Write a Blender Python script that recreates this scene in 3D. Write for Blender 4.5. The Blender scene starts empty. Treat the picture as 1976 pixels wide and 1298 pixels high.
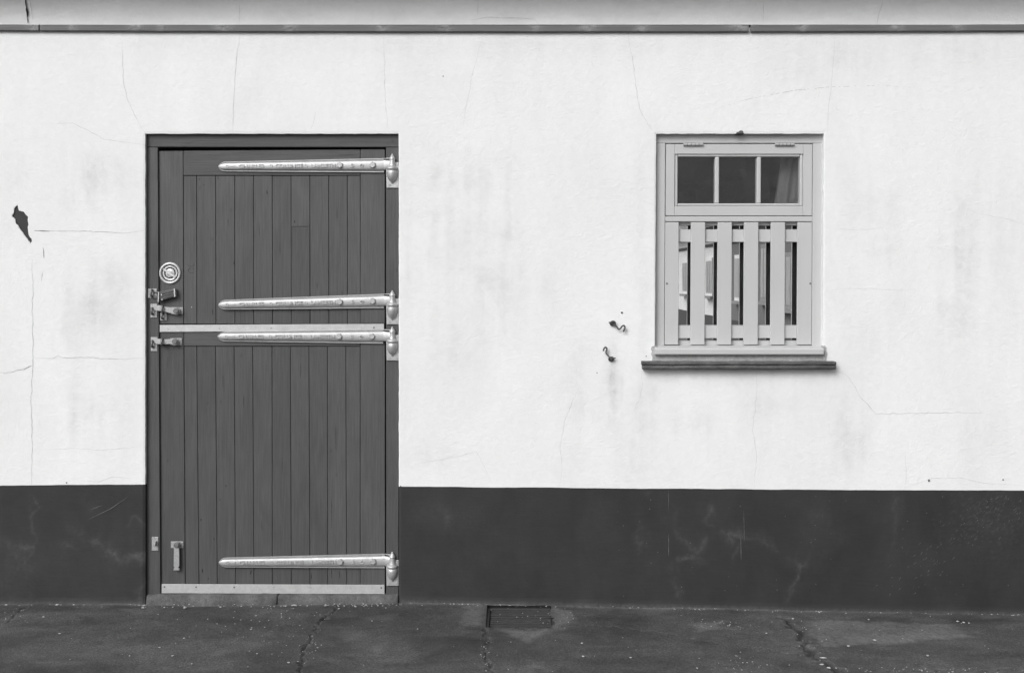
import bpy, bmesh, math, random
import numpy as np
from mathutils import Vector, Matrix

random.seed(7); RNG = np.random.default_rng(7)
scene = bpy.context.scene
COL = scene.collection
R = math.radians

# ------------------------------------------------------------------ camera, sky, sun, exposure
S, D, PX0, PYH, PYG = 430.0, 5.0, 988.0, 535.0, 1165.0     # pixels per metre on the wall, distance, principal column, horizon row, ground row
EYE = (PYG - PYH) / S
cam = bpy.data.cameras.new('camera'); cam_o = bpy.data.objects.new('camera', cam); COL.objects.link(cam_o)
cam_o.location = (0, -D, EYE); cam_o.rotation_euler = (R(90), 0, 0)
cam.sensor_width = 36; cam.lens = 36 * D / (1976 / S)
cam.shift_y = -(649 - PYH) / 1976
cam.clip_start = 0.05; cam.clip_end = 1000
scene.camera = cam_o

SUN_EL, SUN_AZ = R(36), R(33)          # high, from the front and a little to the left
world = bpy.data.worlds.new('World'); scene.world = world; world.use_nodes = True
wn = world.node_tree; wn.nodes.clear()
sky = wn.nodes.new('ShaderNodeTexSky'); sky.sky_type = 'NISHITA'; sky.sun_disc = False
sky.sun_elevation = SUN_EL; sky.sun_rotation = math.pi + SUN_AZ
sky.air_density = 1.0; sky.dust_density = 5.0; sky.ozone_density = 1.0
bw = wn.nodes.new('ShaderNodeRGBToBW'); bg = wn.nodes.new('ShaderNodeBackground'); wo = wn.nodes.new('ShaderNodeOutputWorld')
wn.links.new(sky.outputs[0], bw.inputs[0]); wn.links.new(bw.outputs[0], bg.inputs[0]); wn.links.new(bg.outputs[0], wo.inputs[0])
bg.inputs[1].default_value = 0.12
sun = bpy.data.lights.new('sun', 'SUN'); sun.energy = 1.3; sun.angle = R(30); sun.color = (1, 1, 1)
sun_o = bpy.data.objects.new('sun', sun); COL.objects.link(sun_o)
to_sun = Vector((-math.sin(SUN_AZ) * math.cos(SUN_EL), -math.cos(SUN_AZ) * math.cos(SUN_EL), math.sin(SUN_EL)))
sun_o.rotation_euler = to_sun.to_track_quat('Z', 'Y').to_euler(); sun_o.location = (-6, -12, 14)
vs = scene.view_settings; vs.view_transform = 'Standard'; vs.look = 'None'; vs.exposure = 0.22; vs.gamma = 1.0; vs.use_curve_mapping = False

# ------------------------------------------------------------------ measuring helpers (pixels of the photograph -> metres)
def WX(px, y=0.0): return (px - PX0) / S * (D + y) / D
def WZ(py, y=0.0): return EYE + (PYH - py) / S * (D + y) / D
def GP(px, py, z=0.0):
    q = (EYE - z) * S * D / (py - PYH)
    return ((px - PX0) * q / (S * D), q - D)

# ------------------------------------------------------------------ numpy noise
def vnoise(x, y, seed=0):
    rs = np.random.RandomState(seed); tab = rs.rand(256, 256)
    xi = np.floor(x).astype(int); yi = np.floor(y).astype(int)
    fx = x - xi; fy = y - yi; fx = fx * fx * (3 - 2 * fx); fy = fy * fy * (3 - 2 * fy)
    a = tab[xi & 255, yi & 255]; b = tab[(xi + 1) & 255, yi & 255]; c = tab[xi & 255, (yi + 1) & 255]; d = tab[(xi + 1) & 255, (yi + 1) & 255]
    return (a * (1 - fx) + b * fx) * (1 - fy) + (c * (1 - fx) + d * fx) * fy
def fbm(x, y, seed=0, o=4):
    s = 0; a = .5; n = 0
    for i in range(o):
        s = s + a * vnoise(x * 2 ** i + 17.3 * i, y * 2 ** i + 5.1 * i, seed + i); n += a; a *= .5
    return s / n
def poly_dist(X, Y, pts):
    d = np.full(X.shape, 1e9)
    for (x0, y0), (x1, y1) in zip(pts[:-1], pts[1:]):
        vx, vy = x1 - x0, y1 - y0; L = vx * vx + vy * vy + 1e-12
        t = np.clip(((X - x0) * vx + (Y - y0) * vy) / L, 0, 1)
        d = np.minimum(d, np.hypot(X - x0 - t * vx, Y - y0 - t * vy))
    return d
def inside(X, Y, pts):
    r = np.zeros(X.shape, bool); n = len(pts)
    for i in range(n):
        x0, y0 = pts[i]; x1, y1 = pts[(i + 1) % n]
        c = ((y0 > Y) != (y1 > Y)) & (X < (x1 - x0) * (Y - y0) / (y1 - y0 + 1e-15) + x0)
        r ^= c
    return r

# ------------------------------------------------------------------ materials
class NT:
    def __init__(s, name):
        s.m = bpy.data.materials.new(name); s.m.use_nodes = True; s.t = s.m.node_tree; s.t.nodes.clear()
        s.out = s.t.nodes.new('ShaderNodeOutputMaterial')
    def n(s, typ, ins=None, **kw):
        nd = s.t.nodes.new('ShaderNode' + typ)
        for k, v in kw.items(): setattr(nd, k, v)
        for k, v in (ins or {}).items(): s.set(nd, k, v)
        return nd
    def set(s, nd, k, v):
        i = nd.inputs[k]
        if hasattr(v, 'is_output'): s.t.links.new(v, i)
        elif isinstance(v, (int, float)) and i.type == 'RGBA': i.default_value = (v, v, v, 1)
        else: i.default_value = v
    def math(s, op, a, b=0.0, c=None, clamp=False):
        nd = s.n('Math', operation=op, use_clamp=clamp); s.set(nd, 0, a); s.set(nd, 1, b)
        if c is not None: s.set(nd, 2, c)
        return nd.outputs[0]
    def ramp(s, v, a, b, lo=0.0, hi=1.0):
        nd = s.n('MapRange', {'Value': v, 'From Min': a, 'From Max': b, 'To Min': lo, 'To Max': hi}); return nd.outputs[0]
    def pos(s, scale=(1, 1, 1), rnd=0.0):
        p = s.n('NewGeometry').outputs['Position']
        if rnd:
            oi = s.n('ObjectInfo').outputs['Random']
            cx = s.n('CombineXYZ', {'X': s.math('MULTIPLY', oi, rnd), 'Y': s.math('MULTIPLY', oi, rnd * .7), 'Z': s.math('MULTIPLY', oi, rnd * 1.3)}).outputs[0]
            p = s.n('VectorMath', {0: p, 1: cx}, operation='ADD').outputs[0]
        return s.n('VectorMath', {0: p, 1: scale}, operation='MULTIPLY').outputs[0]
    def noise(s, vec, scale, detail=4, rough=.55, dist=0):
        return s.n('TexNoise', {'Vector': vec, 'Scale': scale, 'Detail': detail, 'Roughness': rough, 'Distortion': dist}).outputs['Fac']
    def attr(s, name): return s.n('Attribute', attribute_name=name).outputs['Fac']
    def grey(s, v): return s.n('CombineColor', {0: v, 1: v, 2: v}).outputs[0]
    def bump(s, h, strength, dist, normal=None):
        ins = {'Height': h, 'Strength': strength, 'Distance': dist}
        if normal is not None: ins['Normal'] = normal
        return s.n('Bump', ins).outputs[0]
    def finish(s, value, rough, metal=0.0, normal=None, spec=.5):
        b = s.n('BsdfPrincipled'); s.set(b, 'Base Color', s.grey(value) if hasattr(value, 'is_output') else value)
        s.set(b, 'Roughness', rough); s.set(b, 'Metallic', metal); s.set(b, 'Specular IOR Level', spec)
        if normal is not None: s.set(b, 'Normal', normal)
        s.t.links.new(b.outputs[0], s.out.inputs[0]); return s.m

def plaster_relief(t):
    p = t.pos()
    fine = t.noise(p, 210, 4, .6); mid = t.noise(p, 38, 5, .62, .7); sw = t.noise(t.pos((1, 1, 2.4)), 16, 6, .6, 1.4)
    sw = t.math('ABSOLUTE', t.math('SUBTRACT', sw, .5))
    h = t.math('ADD', t.math('MULTIPLY', fine, .10), t.math('ADD', t.math('MULTIPLY', mid, .5), t.math('MULTIPLY', sw, .45)))
    return h, fine, mid
def mat_plaster(name, base):
    t = NT(name); h, fine, mid = plaster_relief(t)
    st = t.attr('stain'); mott = t.noise(t.pos((1, 1, .45)), 3.2, 6, .6, .5); patch = t.noise(t.pos(), 22, 5, .7, .6)
    sv = t.math('MULTIPLY', st, t.ramp(patch, .3, .62, .25, 1.25))
    v = t.math('MULTIPLY', base, t.math('SUBTRACT', 1.0, t.math('MULTIPLY', sv, .26)))
    v = t.math('MULTIPLY', v, t.ramp(mott, .35, .7, 1.0, .93))
    v = t.math('MULTIPLY', v, t.ramp(mid, .3, .75, 1.02, .965))
    spk = t.noise(t.pos(), 320, 2, .5); v = t.math('MULTIPLY', v, t.ramp(spk, .70, .78, 1.0, .85))
    return t.finish(v, .93, 0, t.bump(h, .6, .006), .2)
def mat_plinth():
    t = NT('plinth_paint'); h, fine, mid = plaster_relief(t)
    sm = t.attr('stain'); n1 = t.noise(t.pos((1, 1, .6)), 5, 6, .65, .4); n2 = t.noise(t.pos(), 60, 4, .7)
    br_ = t.noise(t.pos((.12, 1, 1)), 90, 4, .6, .3); v = t.math('MULTIPLY', t.ramp(n1, .3, .75, .025, .037), t.ramp(br_, .3, .7, .94, 1.06))
    add = t.math('MULTIPLY', sm, t.ramp(n2, .3, .65, .3, 1.3)); v = t.math('ADD', v, t.math('MULTIPLY', add, .075))
    spk = t.noise(t.pos(), 240, 2, .5); v = t.math('ADD', v, t.ramp(spk, .74, .8, 0, .02))
    return t.finish(v, .62, 0, t.bump(h, .35, .005), .3)
def mat_wood(name, base, axis, rough=.5, bumpd=.0026, var=.24):
    t = NT(name)
    sc = {'v': (1, 1, .045), 'h': (.045, 1, 1)}[axis]
    p = t.pos(sc, 3.7); g = t.noise(p, 150, 5, .62, .25); g2 = t.noise(p, 42, 4, .6, .6)
    pb = t.pos((1, 1, .35) if axis == 'v' else (.35, 1, 1), 3.7); big = t.noise(pb, 7, 4, .6, .8)
    split = t.noise(t.pos({'v': (1, 1, .025), 'h': (.025, 1, 1)}[axis], 9.1), 120, 3, .5, .3)
    sp = t.ramp(split, .70, .76, 0, 1); gate = t.ramp(t.noise(t.pos((1, 1, 1), 5.3), 5, 2), .46, .60, 0, 1); sp = t.math('MULTIPLY', sp, gate)
    vor = t.n('TexVoronoi', {'Vector': t.pos((1, 1, .55) if axis == 'v' else (.55, 1, 1), 2.1), 'Scale': 11}).outputs['Distance']
    knot = t.ramp(vor, .03, .09, 1, 0)
    oi = t.n('ObjectInfo').outputs['Random']
    v = t.math('MULTIPLY', base, t.ramp(big, .25, .8, 1 + var * .5, 1 - var))
    v = t.math('MULTIPLY', v, t.ramp(oi, 0, 1, .89, 1.08))
    v = t.math('MULTIPLY', v, t.ramp(g, .3, .72, 1.14, .80))
    v = t.math('MULTIPLY', v, t.math('SUBTRACT', 1, t.math('MULTIPLY', sp, .5)))
    v = t.math('MULTIPLY', v, t.math('SUBTRACT', 1, t.math('MULTIPLY', knot, .22)))
    h = t.math('ADD', t.math('MULTIPLY', g, .55), t.math('MULTIPLY', g2, .6)); h = t.math('SUBTRACT', h, t.math('MULTIPLY', sp, .9)); h = t.math('ADD', h, t.math('MULTIPLY', knot, .2))
    return t.finish(v, t.ramp(big, .2, .8, rough - .06, rough + .1), 0, t.bump(h, .6, bumpd), .4)
def mat_smooth_paint(name, base):
    t = NT(name); a = t.noise(t.pos(), 300, 3); b = t.noise(t.pos((1, 1, .3), 2.0), 9, 4, .6)
    v = t.math('MULTIPLY', base, t.ramp(b, .3, .75, 1.03, .95)); spk = t.noise(t.pos(), 150, 2); v = t.math('MULTIPLY', v, t.ramp(spk, .72, .8, 1, .86))
    return t.finish(v, .42, 0, t.bump(a, .25, .0006), .45)
def mat_metal(name, base, metal, rough, speck=0.0, bumpd=.0015, bs=120):
    t = NT(name); a = t.noise(t.pos(), bs, 4, .6); b = t.noise(t.pos((1, 1, 1), 3.0), 28, 5, .65)
    v = t.math('MULTIPLY', base, t.ramp(b, .3, .75, 1.08, .84))
    if speck:
        s = t.noise(t.pos(), 330, 3, .7); v = t.math('MULTIPLY', v, t.ramp(s, .52, .62, 1, 1 - speck))
    return t.finish(v, t.ramp(b, .3, .7, rough - .06, rough + .1), metal, t.bump(a, .5, bumpd), .5)
def mat_concrete(name, base, var=.35, sc=1.0, pits=True):
    t = NT(name); a = t.noise(t.pos(), 90 * sc, 6, .7); b = t.noise(t.pos(), 9 * sc, 5, .65); c = t.noise(t.pos(), 330, 3, .6)
    v = t.math('MULTIPLY', base, t.ramp(b, .25, .75, 1 + var, 1 - var)); v = t.math('MULTIPLY', v, t.ramp(a, .3, .75, 1.2, .72)); v = t.math('MULTIPLY', v, t.ramp(c, .35, .7, 1.15, .75))
    return t.finish(v, .92, 0, t.bump(t.math('ADD', a, t.math('MULTIPLY', c, .5)), .9, .006), .2)
def mat_asphalt():
    t = NT('asphalt'); pale = t.attr('pale'); cr = t.attr('crack'); dk = t.attr('damp')
    b1 = t.noise(t.pos((1, 1.8, 1)), 2.3, 6, .62, .6); b2 = t.noise(t.pos(), 16, 5, .65, .5); gr = t.noise(t.pos(), 420, 3, .7); agg = t.noise(t.pos(), 130, 4, .65)
    v = t.ramp(b1, .32, .70, .044, .108)
    v = t.math('MULTIPLY', v, t.ramp(b2, .3, .72, .82, 1.2)); v = t.math('MULTIPLY', v, t.ramp(gr, .35, .68, .6, 1.45)); v = t.math('MULTIPLY', v, t.ramp(agg, .34, .66, .62, 1.38))
    pv = t.math('MULTIPLY', pale, t.ramp(t.noise(t.pos(), 60, 5, .7), .32, .6, .25, 1.2)); v = t.math('ADD', v, t.math('MULTIPLY', pv, .11))
    v = t.math('MULTIPLY', v, t.math('SUBTRACT', 1, t.math('MULTIPLY', dk, .45)))
    v = t.math('MULTIPLY', v, t.math('SUBTRACT', 1, t.math('MULTIPLY', cr, .5)))
    fl = t.n('TexVoronoi', {'Vector': t.pos(), 'Scale': 60, 'Randomness': 1.0}); fd = t.ramp(fl.outputs['Distance'], .05, .09, 1, 0)
    fc = t.n('SeparateColor', {0: fl.outputs['Color']}).outputs[0]; fd = t.math('MULTIPLY', fd, t.ramp(fc, .9, .96, 0, 1)); v = t.math('ADD', v, t.math('MULTIPLY', fd, .14))
    h = t.math('ADD', t.math('MULTIPLY', gr, .35), t.math('MULTIPLY', agg, .7))
    return t.finish(v, t.ramp(b1, .3, .7, .68, .9), 0, t.bump(h, .8, .005), .3)
def mat_batten():
    t = NT('batten_paint'); w = t.attr('stain'); g = t.noise(t.pos((.04, 1, 1)), 120, 5, .6, .3); n = t.noise(t.pos((.5, 1, 1)), 60, 4, .65, .5)
    v = t.math('MULTIPLY', .14, t.ramp(g, .3, .72, 1.12, .85)); v = t.math('ADD', v, t.math('MULTIPLY', w, t.ramp(n, .35, .62, -.03, .2)))
    return t.finish(v, .6, 0, t.bump(g, .5, .002), .3)
def mat_glass(name, refl):
    t = NT(name); g = t.n('BsdfGlossy', {'Color': .97, 'Roughness': .0}); tr = t.n('BsdfTransparent', {'Color': .9})
    wob = t.noise(t.pos(), 3.0, 2); t.set(g, 'Normal', t.bump(wob, .04, .003))
    mx = t.n('MixShader', {0: refl}); t.t.links.new(tr.outputs[0], mx.inputs[1]); t.t.links.new(g.outputs[0], mx.inputs[2])
    smear = t.ramp(t.noise(t.pos((1, 1, .5)), 9, 5, .7, 1.2), .48, .78, 0, .04); speck = t.ramp(t.noise(t.pos(), 260, 3, .6), .66, .74, 0, .18)
    mx2 = t.n('MixShader', {0: t.math('ADD', smear, speck)}); df = t.n('BsdfDiffuse', {'Color': .5}); t.t.links.new(mx.outputs[0], mx2.inputs[1]); t.t.links.new(df.outputs[0], mx2.inputs[2])
    t.t.links.new(mx2.outputs[0], t.out.inputs[0]); return t.m
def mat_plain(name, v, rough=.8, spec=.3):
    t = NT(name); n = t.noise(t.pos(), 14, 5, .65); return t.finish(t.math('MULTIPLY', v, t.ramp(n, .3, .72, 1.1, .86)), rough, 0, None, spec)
def mat_slate():
    t = NT('roof_slate'); br = t.n('TexBrick', {'Vector': t.n('TexCoord').outputs['Object'], 'Color1': .11, 'Color2': .07, 'Mortar': .03, 'Scale': 1.0, 'Mortar Size': .012, 'Brick Width': .3, 'Row Height': .22})
    n = t.noise(t.pos(), 6, 4); v = t.math('MULTIPLY', t.n('RGBToBW', {0: br.outputs[0]}).outputs[0], t.ramp(n, .3, .7, .8, 1.25))
    return t.finish(v, .75, 0, None, .3)
def mat_curtain():
    t = NT('curtain_cloth'); n = t.noise(t.pos((1, 1, .1)), 40, 4); return t.finish(t.math('MULTIPLY', .38, t.ramp(n, .3, .7, 1.1, .85)), .9, 0, None, .1)

M = dict(
    plaster=mat_plaster('white_plaster', .80), plinth=mat_plinth(),
    door_v=mat_wood('door_paint_upright', .079, 'v'), door_h=mat_wood('door_paint_level', .080, 'h'),
    frame_v=mat_wood('frame_paint_upright', .084, 'v'), frame_h=mat_wood('frame_paint_level', .066, 'h'),
    win=mat_smooth_paint('window_paint', .50), silver=mat_metal('silver_paint', .50, .5, .44, 0, .0012, 150), strip=mat_metal('aluminium_strip', .57, .45, .45, .12, .0006, 260),
    zinc=mat_metal('galvanised_metal', .48, .5, .45, .45), rivet=mat_metal('dark_rivet', .2, .5, .5, .3), iron=mat_metal('rusty_iron', .11, .2, .7, .4),
    padlock=mat_metal('dark_steel', .10, .35, .5, .2), brass=mat_metal('worn_chrome', .58, .4, .4, .1), step=mat_concrete('step_concrete', .125, .5),
    ledge=mat_concrete('ledge_tile', .125, .5), mortar=mat_concrete('mortar', .42, .14, .6), asphalt=mat_asphalt(), batten=mat_batten(),
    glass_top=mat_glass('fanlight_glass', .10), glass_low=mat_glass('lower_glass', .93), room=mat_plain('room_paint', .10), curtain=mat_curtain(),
    crack=mat_plain('crack_shadow', .45, .95, 0), crack_dark=mat_plain('crack_gap', .035, .95, 0), gap=mat_plain('gap_dark', .03, .95, 0), hole=mat_plain('dark_brick_slat_shade', .065, .95, 0),  # the brick colour also serves as painted shade on the slat backs
    silt=mat_concrete('wet_silt', .05, .3), chip=mat_plain('pale_stone_chip', .46, .9), cast=mat_metal('cast_iron', .045, .1, .85, .35), slate=mat_slate(), wing_white=mat_plain('wing_white_paint', .88), wing_grey=mat_plain('wing_grey_render', .17),
    wing_dark=mat_plain('wing_dark_paint', .05), wing_mid=mat_plain('wing_shutter_paint', .3), wing_glass=mat_plain('wing_window_glass', .42, .4, .4), scuff=mat_plain('scuff_mark', .16, .9, 0), screw=mat_metal('screw_head', .5, .5, .5, .2))

# ------------------------------------------------------------------ object helpers
def link(name, me, mat=None, parent=None):
    o = bpy.data.objects.new(name, me); COL.objects.link(o)
    if mat is not None and not me.materials: me.materials.append(mat)
    if parent is not None: o.parent = parent
    return o
def empty(name, loc, label, cat, group=None):
    o = bpy.data.objects.new(name, None); COL.objects.link(o); o.location = loc; o.empty_display_size = .1
    tag(o, label, cat, group); return o
def tag(o, label=None, cat=None, group=None, kind=None):
    if label: o['label'] = label
    if cat: o['category'] = cat
    if group: o['group'] = group
    if kind: o['kind'] = kind
    return o
def mesh_np(name, V, F, smooth=False, attrs=None):
    me = bpy.data.meshes.new(name); me.from_pydata([tuple(v) for v in V], [], [tuple(f) for f in F]); me.update()
    if smooth: me.polygons.foreach_set('use_smooth', [True] * len(me.polygons))
    for k, a in (attrs or {}).items():
        at = me.attributes.new(k, 'FLOAT', 'POINT'); at.data.foreach_set('value', np.asarray(a, dtype=np.float32))
    return me
def bm_mesh(name, bm, smooth=False):
    bmesh.ops.recalc_face_normals(bm, faces=bm.faces); me = bpy.data.meshes.new(name); bm.to_mesh(me); bm.free()
    if smooth: me.polygons.foreach_set('use_smooth', [True] * len(me.polygons))
    return me
def world_to_parent(o):
    """mesh was made in world metres: keep it in place under a parent that has a location"""
    p = o.parent
    off = Vector((0, 0, 0))
    while p is not None: off += p.location; p = p.parent
    o.location = -off if o.parent else (0, 0, 0)
    return o
def put(name, me, mat, parent):
    """centre the mesh's origin on itself, then place under parent (world metres in, no rotation of parents)"""
    n = len(me.vertices); co = np.empty(n * 3); me.vertices.foreach_get('co', co); co = co.reshape(-1, 3)
    c = (co.min(0) + co.max(0)) / 2; me.vertices.foreach_set('co', (co - c).ravel()); me.update()
    o = link(name, me, mat, parent); off = Vector((0, 0, 0)); p = parent
    while p is not None: off += p.location; p = p.parent
    o.location = Vector(c) - off; return o
def hexa(c8, bev=0.0, seg=1):
    """c8: four front corners (bl, br, tr, tl) then four back corners"""
    bm = bmesh.new(); v = [bm.verts.new(p) for p in c8]
    for f in ((0, 1, 2, 3), (7, 6, 5, 4), (0, 4, 5, 1), (1, 5, 6, 2), (2, 6, 7, 3), (3, 7, 4, 0)): bm.faces.new([v[i] for i in f])
    if bev: bmesh.ops.bevel(bm, geom=list(bm.edges), offset=bev, segments=seg, profile=.5, affect='EDGES')
    return bm
def quad_block(px4, yf, yb, bev=.0, seg=1):
    """px4 = (bl, br, tr, tl) pixel corners of the front face at depth yf"""
    f = [(WX(a, yf), yf, WZ(b, yf)) for a, b in px4]; return hexa(f + [(x, yb, z) for x, y, z in f], bev, seg)
def pbox(x0, y0, x1, y1, yf, yb, bev=.0, seg=1): return quad_block(((x0, y1), (x1, y1), (x1, y0), (x0, y0)), yf, yb, bev, seg)
def box(x0, y0, z0, x1, y1, z1, bev=0.0, seg=1):
    return hexa([(x0, y0, z0), (x1, y0, z0), (x1, y0, z1), (x0, y0, z1), (x0, y1, z0), (x1, y1, z0), (x1, y1, z1), (x0, y1, z1)], bev, seg)
def prism(pts, yf, yb, bev=0.0, px=True, seg=1):
    bm = bmesh.new(); P = [(WX(a, yf), WZ(b, yf)) if px else (a, b) for a, b in pts]
    A = [bm.verts.new((x, yf, z)) for x, z in P]; B = [bm.verts.new((x, yb, z)) for x, z in P]; n = len(P)
    ff = bm.faces.new(A); bm.faces.new(B[::-1])
    for i in range(n): bm.faces.new((A[i], B[i], B[(i + 1) % n], A[(i + 1) % n]))
    bmesh.ops.recalc_face_normals(bm, faces=bm.faces)
    if bev: bmesh.ops.bevel(bm, geom=list(ff.edges), offset=bev, segments=seg, profile=.5, affect='EDGES')
    return bm
def lathe(prof, n=20, axis='z', c=(0, 0, 0), a0=0.0):
    """prof: (radius, height) pairs"""
    bm = bmesh.new(); rings = []
    for r, h in prof:
        ring = []
        for i in range(n):
            a = a0 + 2 * math.pi * i / n; u, w = max(r, 1e-5) * math.cos(a), max(r, 1e-5) * math.sin(a)
            p = (u, w, h) if axis == 'z' else (u, h, w)
            ring.append(bm.verts.new((p[0] + c[0], p[1] + c[1], p[2] + c[2])))
        rings.append(ring)
    for a, b in zip(rings[:-1], rings[1:]):
        for i in range(n): bm.faces.new((a[i], a[(i + 1) % n], b[(i + 1) % n], b[i]))
    bm.faces.new(rings[0]); bm.faces.new(rings[-1][::-1]); return bm
def tube(pts, rad, n=8):
    bm = bmesh.new(); rings = []; pts = [Vector(p) for p in pts]; up = Vector((0, 1, 0))
    for i, p in enumerate(pts):
        t = (pts[min(i + 1, len(pts) - 1)] - pts[max(i - 1, 0)]).normalized(); s = t.cross(up)
        if s.length < .1: s = t.cross(Vector((1, 0, 0)))
        s.normalize(); u = s.cross(t).normalized(); r = rad[i] if hasattr(rad, '__len__') else rad
        rings.append([bm.verts.new(p + (s * math.cos(2 * math.pi * k / n) + u * math.sin(2 * math.pi * k / n)) * r) for k in range(n)])
    for a, b in zip(rings[:-1], rings[1:]):
        for k in range(n): bm.faces.new((a[k], a[(k + 1) % n], b[(k + 1) % n], b[k]))
    bm.faces.new(rings[0]); bm.faces.new(rings[-1][::-1]); return bm
def smooth_path(pts, sub=5):
    out = []; P = [Vector(p) for p in pts]
    for i in range(len(P) - 1):
        p0, p1, p2, p3 = P[max(i - 1, 0)], P[i], P[i + 1], P[min(i + 2, len(P) - 1)]
        for k in range(sub):
            t = k / sub; out.append(.5 * ((2 * p1) + (p2 - p0) * t + (2 * p0 - 5 * p1 + 4 * p2 - p3) * t * t + (3 * p1 - p0 - 3 * p2 + p3) * t ** 3))
    return out + [P[-1]]
def join_bm(*bms):
    out = bmesh.new()
    for b in bms:
        tmp = bpy.data.meshes.new('tmp'); b.to_mesh(tmp); b.free(); out.from_mesh(tmp); bpy.data.meshes.remove(tmp)
    return out
def cylY(px, py, rpx, yf, yb, n=14, bev=.0): 
    r = rpx / S; k = min(.3 * r, .0015)
    return lathe([(r, yb), (r, yf + k), (r - k, yf)], n, 'y', (WX(px, yf), 0, WZ(py, yf)))

# shared screw: a domed head with a slot
def make_screw():
    r = .0062; bm = bmesh.new()
    for s in (-1, 1):
        pts = [(r * math.cos(a), r * math.sin(a)) for a in np.linspace(math.asin(.16), math.pi - math.asin(.16), 9)]
        A = [bm.verts.new((x, -.0022, z * s)) for x, z in pts]; B = [bm.verts.new((x * 1.04, .001, z * s)) for x, z in pts]; n = len(pts)
        bm.faces.new(A); 
        for i in range(n): bm.faces.new((A[i], A[(i + 1) % n], B[(i + 1) % n], B[i]))
    c = [bm.verts.new((r * math.cos(a), -.0004, r * math.sin(a))) for a in np.linspace(0, 2 * math.pi, 13)[:-1]]; bm.faces.new(c)
    return bm_mesh('screw', bm)
SCREW = make_screw(); SCREW.materials.append(M['screw'])
SCREW_D = SCREW.copy(); SCREW_D.materials.clear(); SCREW_D.materials.append(M['rivet'])
def screw(px, py, y, parent, s=1.0, dark=False, name='screw'):
    o = link(name, SCREW_D if dark else SCREW, None, parent); off = Vector((0, 0, 0)); p = parent
    while p is not None: off += p.location; p = p.parent
    o.location = Vector((WX(px, y), y, WZ(py, y))) - off; o.scale = (s, s, s); o.rotation_euler = (0, random.uniform(0, 3.1), 0); return o

# ================================================================== THE BUILDING: wall, plinth, cove, batten, roof
wall_t = empty('stable_wall', (0, 0, 0), 'long white rendered stable wall with black painted base and grey batten along the top', 'wall')
SHEAR = lambda py: (py - 258) / 426 * 2.4                 # the window leans a hair to the left towards its sill
DOOR = (280, 258, 769.5, 1175); WIN = (1266, 258, 1590, 686)
pl_px = np.array([-800, 0, 280, 770, 1000, 1250, 1600, 1976, 2800]); pl_py = np.array([936, 936, 934, 938, 940, 942, 944.5, 946, 951])
gb_px = np.array([-800, 0, 280, 700, 800, 950, 1300, 1560, 1976, 2800]); gb_py = np.array([1167, 1166, 1165, 1164, 1162, 1165, 1171, 1178, 1185, 1192])
def plinth_z(x):
    x = np.asarray(x, float); return WZ(np.interp(x * S + PX0, pl_px, pl_py)) + (fbm(x * 7, x * 0 + 2.2, 33, 4) - .5) * .005
def base_z(x): return WZ(np.interp(x * S + PX0, gb_px, gb_py))
ZTOP = WZ(54)
HOLE = [(34, 396), (36.5, 407), (41, 408), (46, 409), (54, 418), (55, 433), (54, 445), (56, 455), (61, 461), (61.5, 466), (58, 470), (54, 464), (50, 458), (44, 449), (34, 434), (30, 430), (29, 423), (23, 418), (26, 412), (27, 402), (31, 398)]
_h = []
for (a, b), (c, d) in zip(HOLE, HOLE[1:] + HOLE[:1]):
    _h += [(a, b), (a + (c - a) * .5 + random.uniform(-1.3, .9), b + (d - b) * .5 + random.uniform(-.9, .9))]
HOLE = [(WX(a), WZ(b)) for a, b in _h]

def lines(segs, extra):
    a = np.concatenate([np.arange(s, e, st) for s, e, st in segs]); ex = np.array(extra)
    a = a[np.min(np.abs(a[:, None] - ex[None]), axis=1) > .0035]; return np.unique(np.concatenate([a, ex]))
xs = lines([(-4.4, -2.45, .15), (-2.45, WX(20), .012), (WX(20), WX(65), .0026), (WX(65), 2.45, .012), (2.45, 4.41, .15)], [WX(DOOR[0]), WX(DOOR[2]), WX(WIN[0]), WX(WIN[2])])
ts = lines([(0, 1.0, .0062)], [0.0, 1.0])
# wall rows run from the paint line of the base to the batten; rows bend with the paint line at the bottom only
zb0 = WZ(930)
zs = lines([(zb0, WZ(474), .012), (WZ(474), WZ(392), .0026), (WZ(392), ZTOP, .012)], [zb0, WZ(WIN[3]), WZ(WIN[1]), ZTOP])

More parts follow.
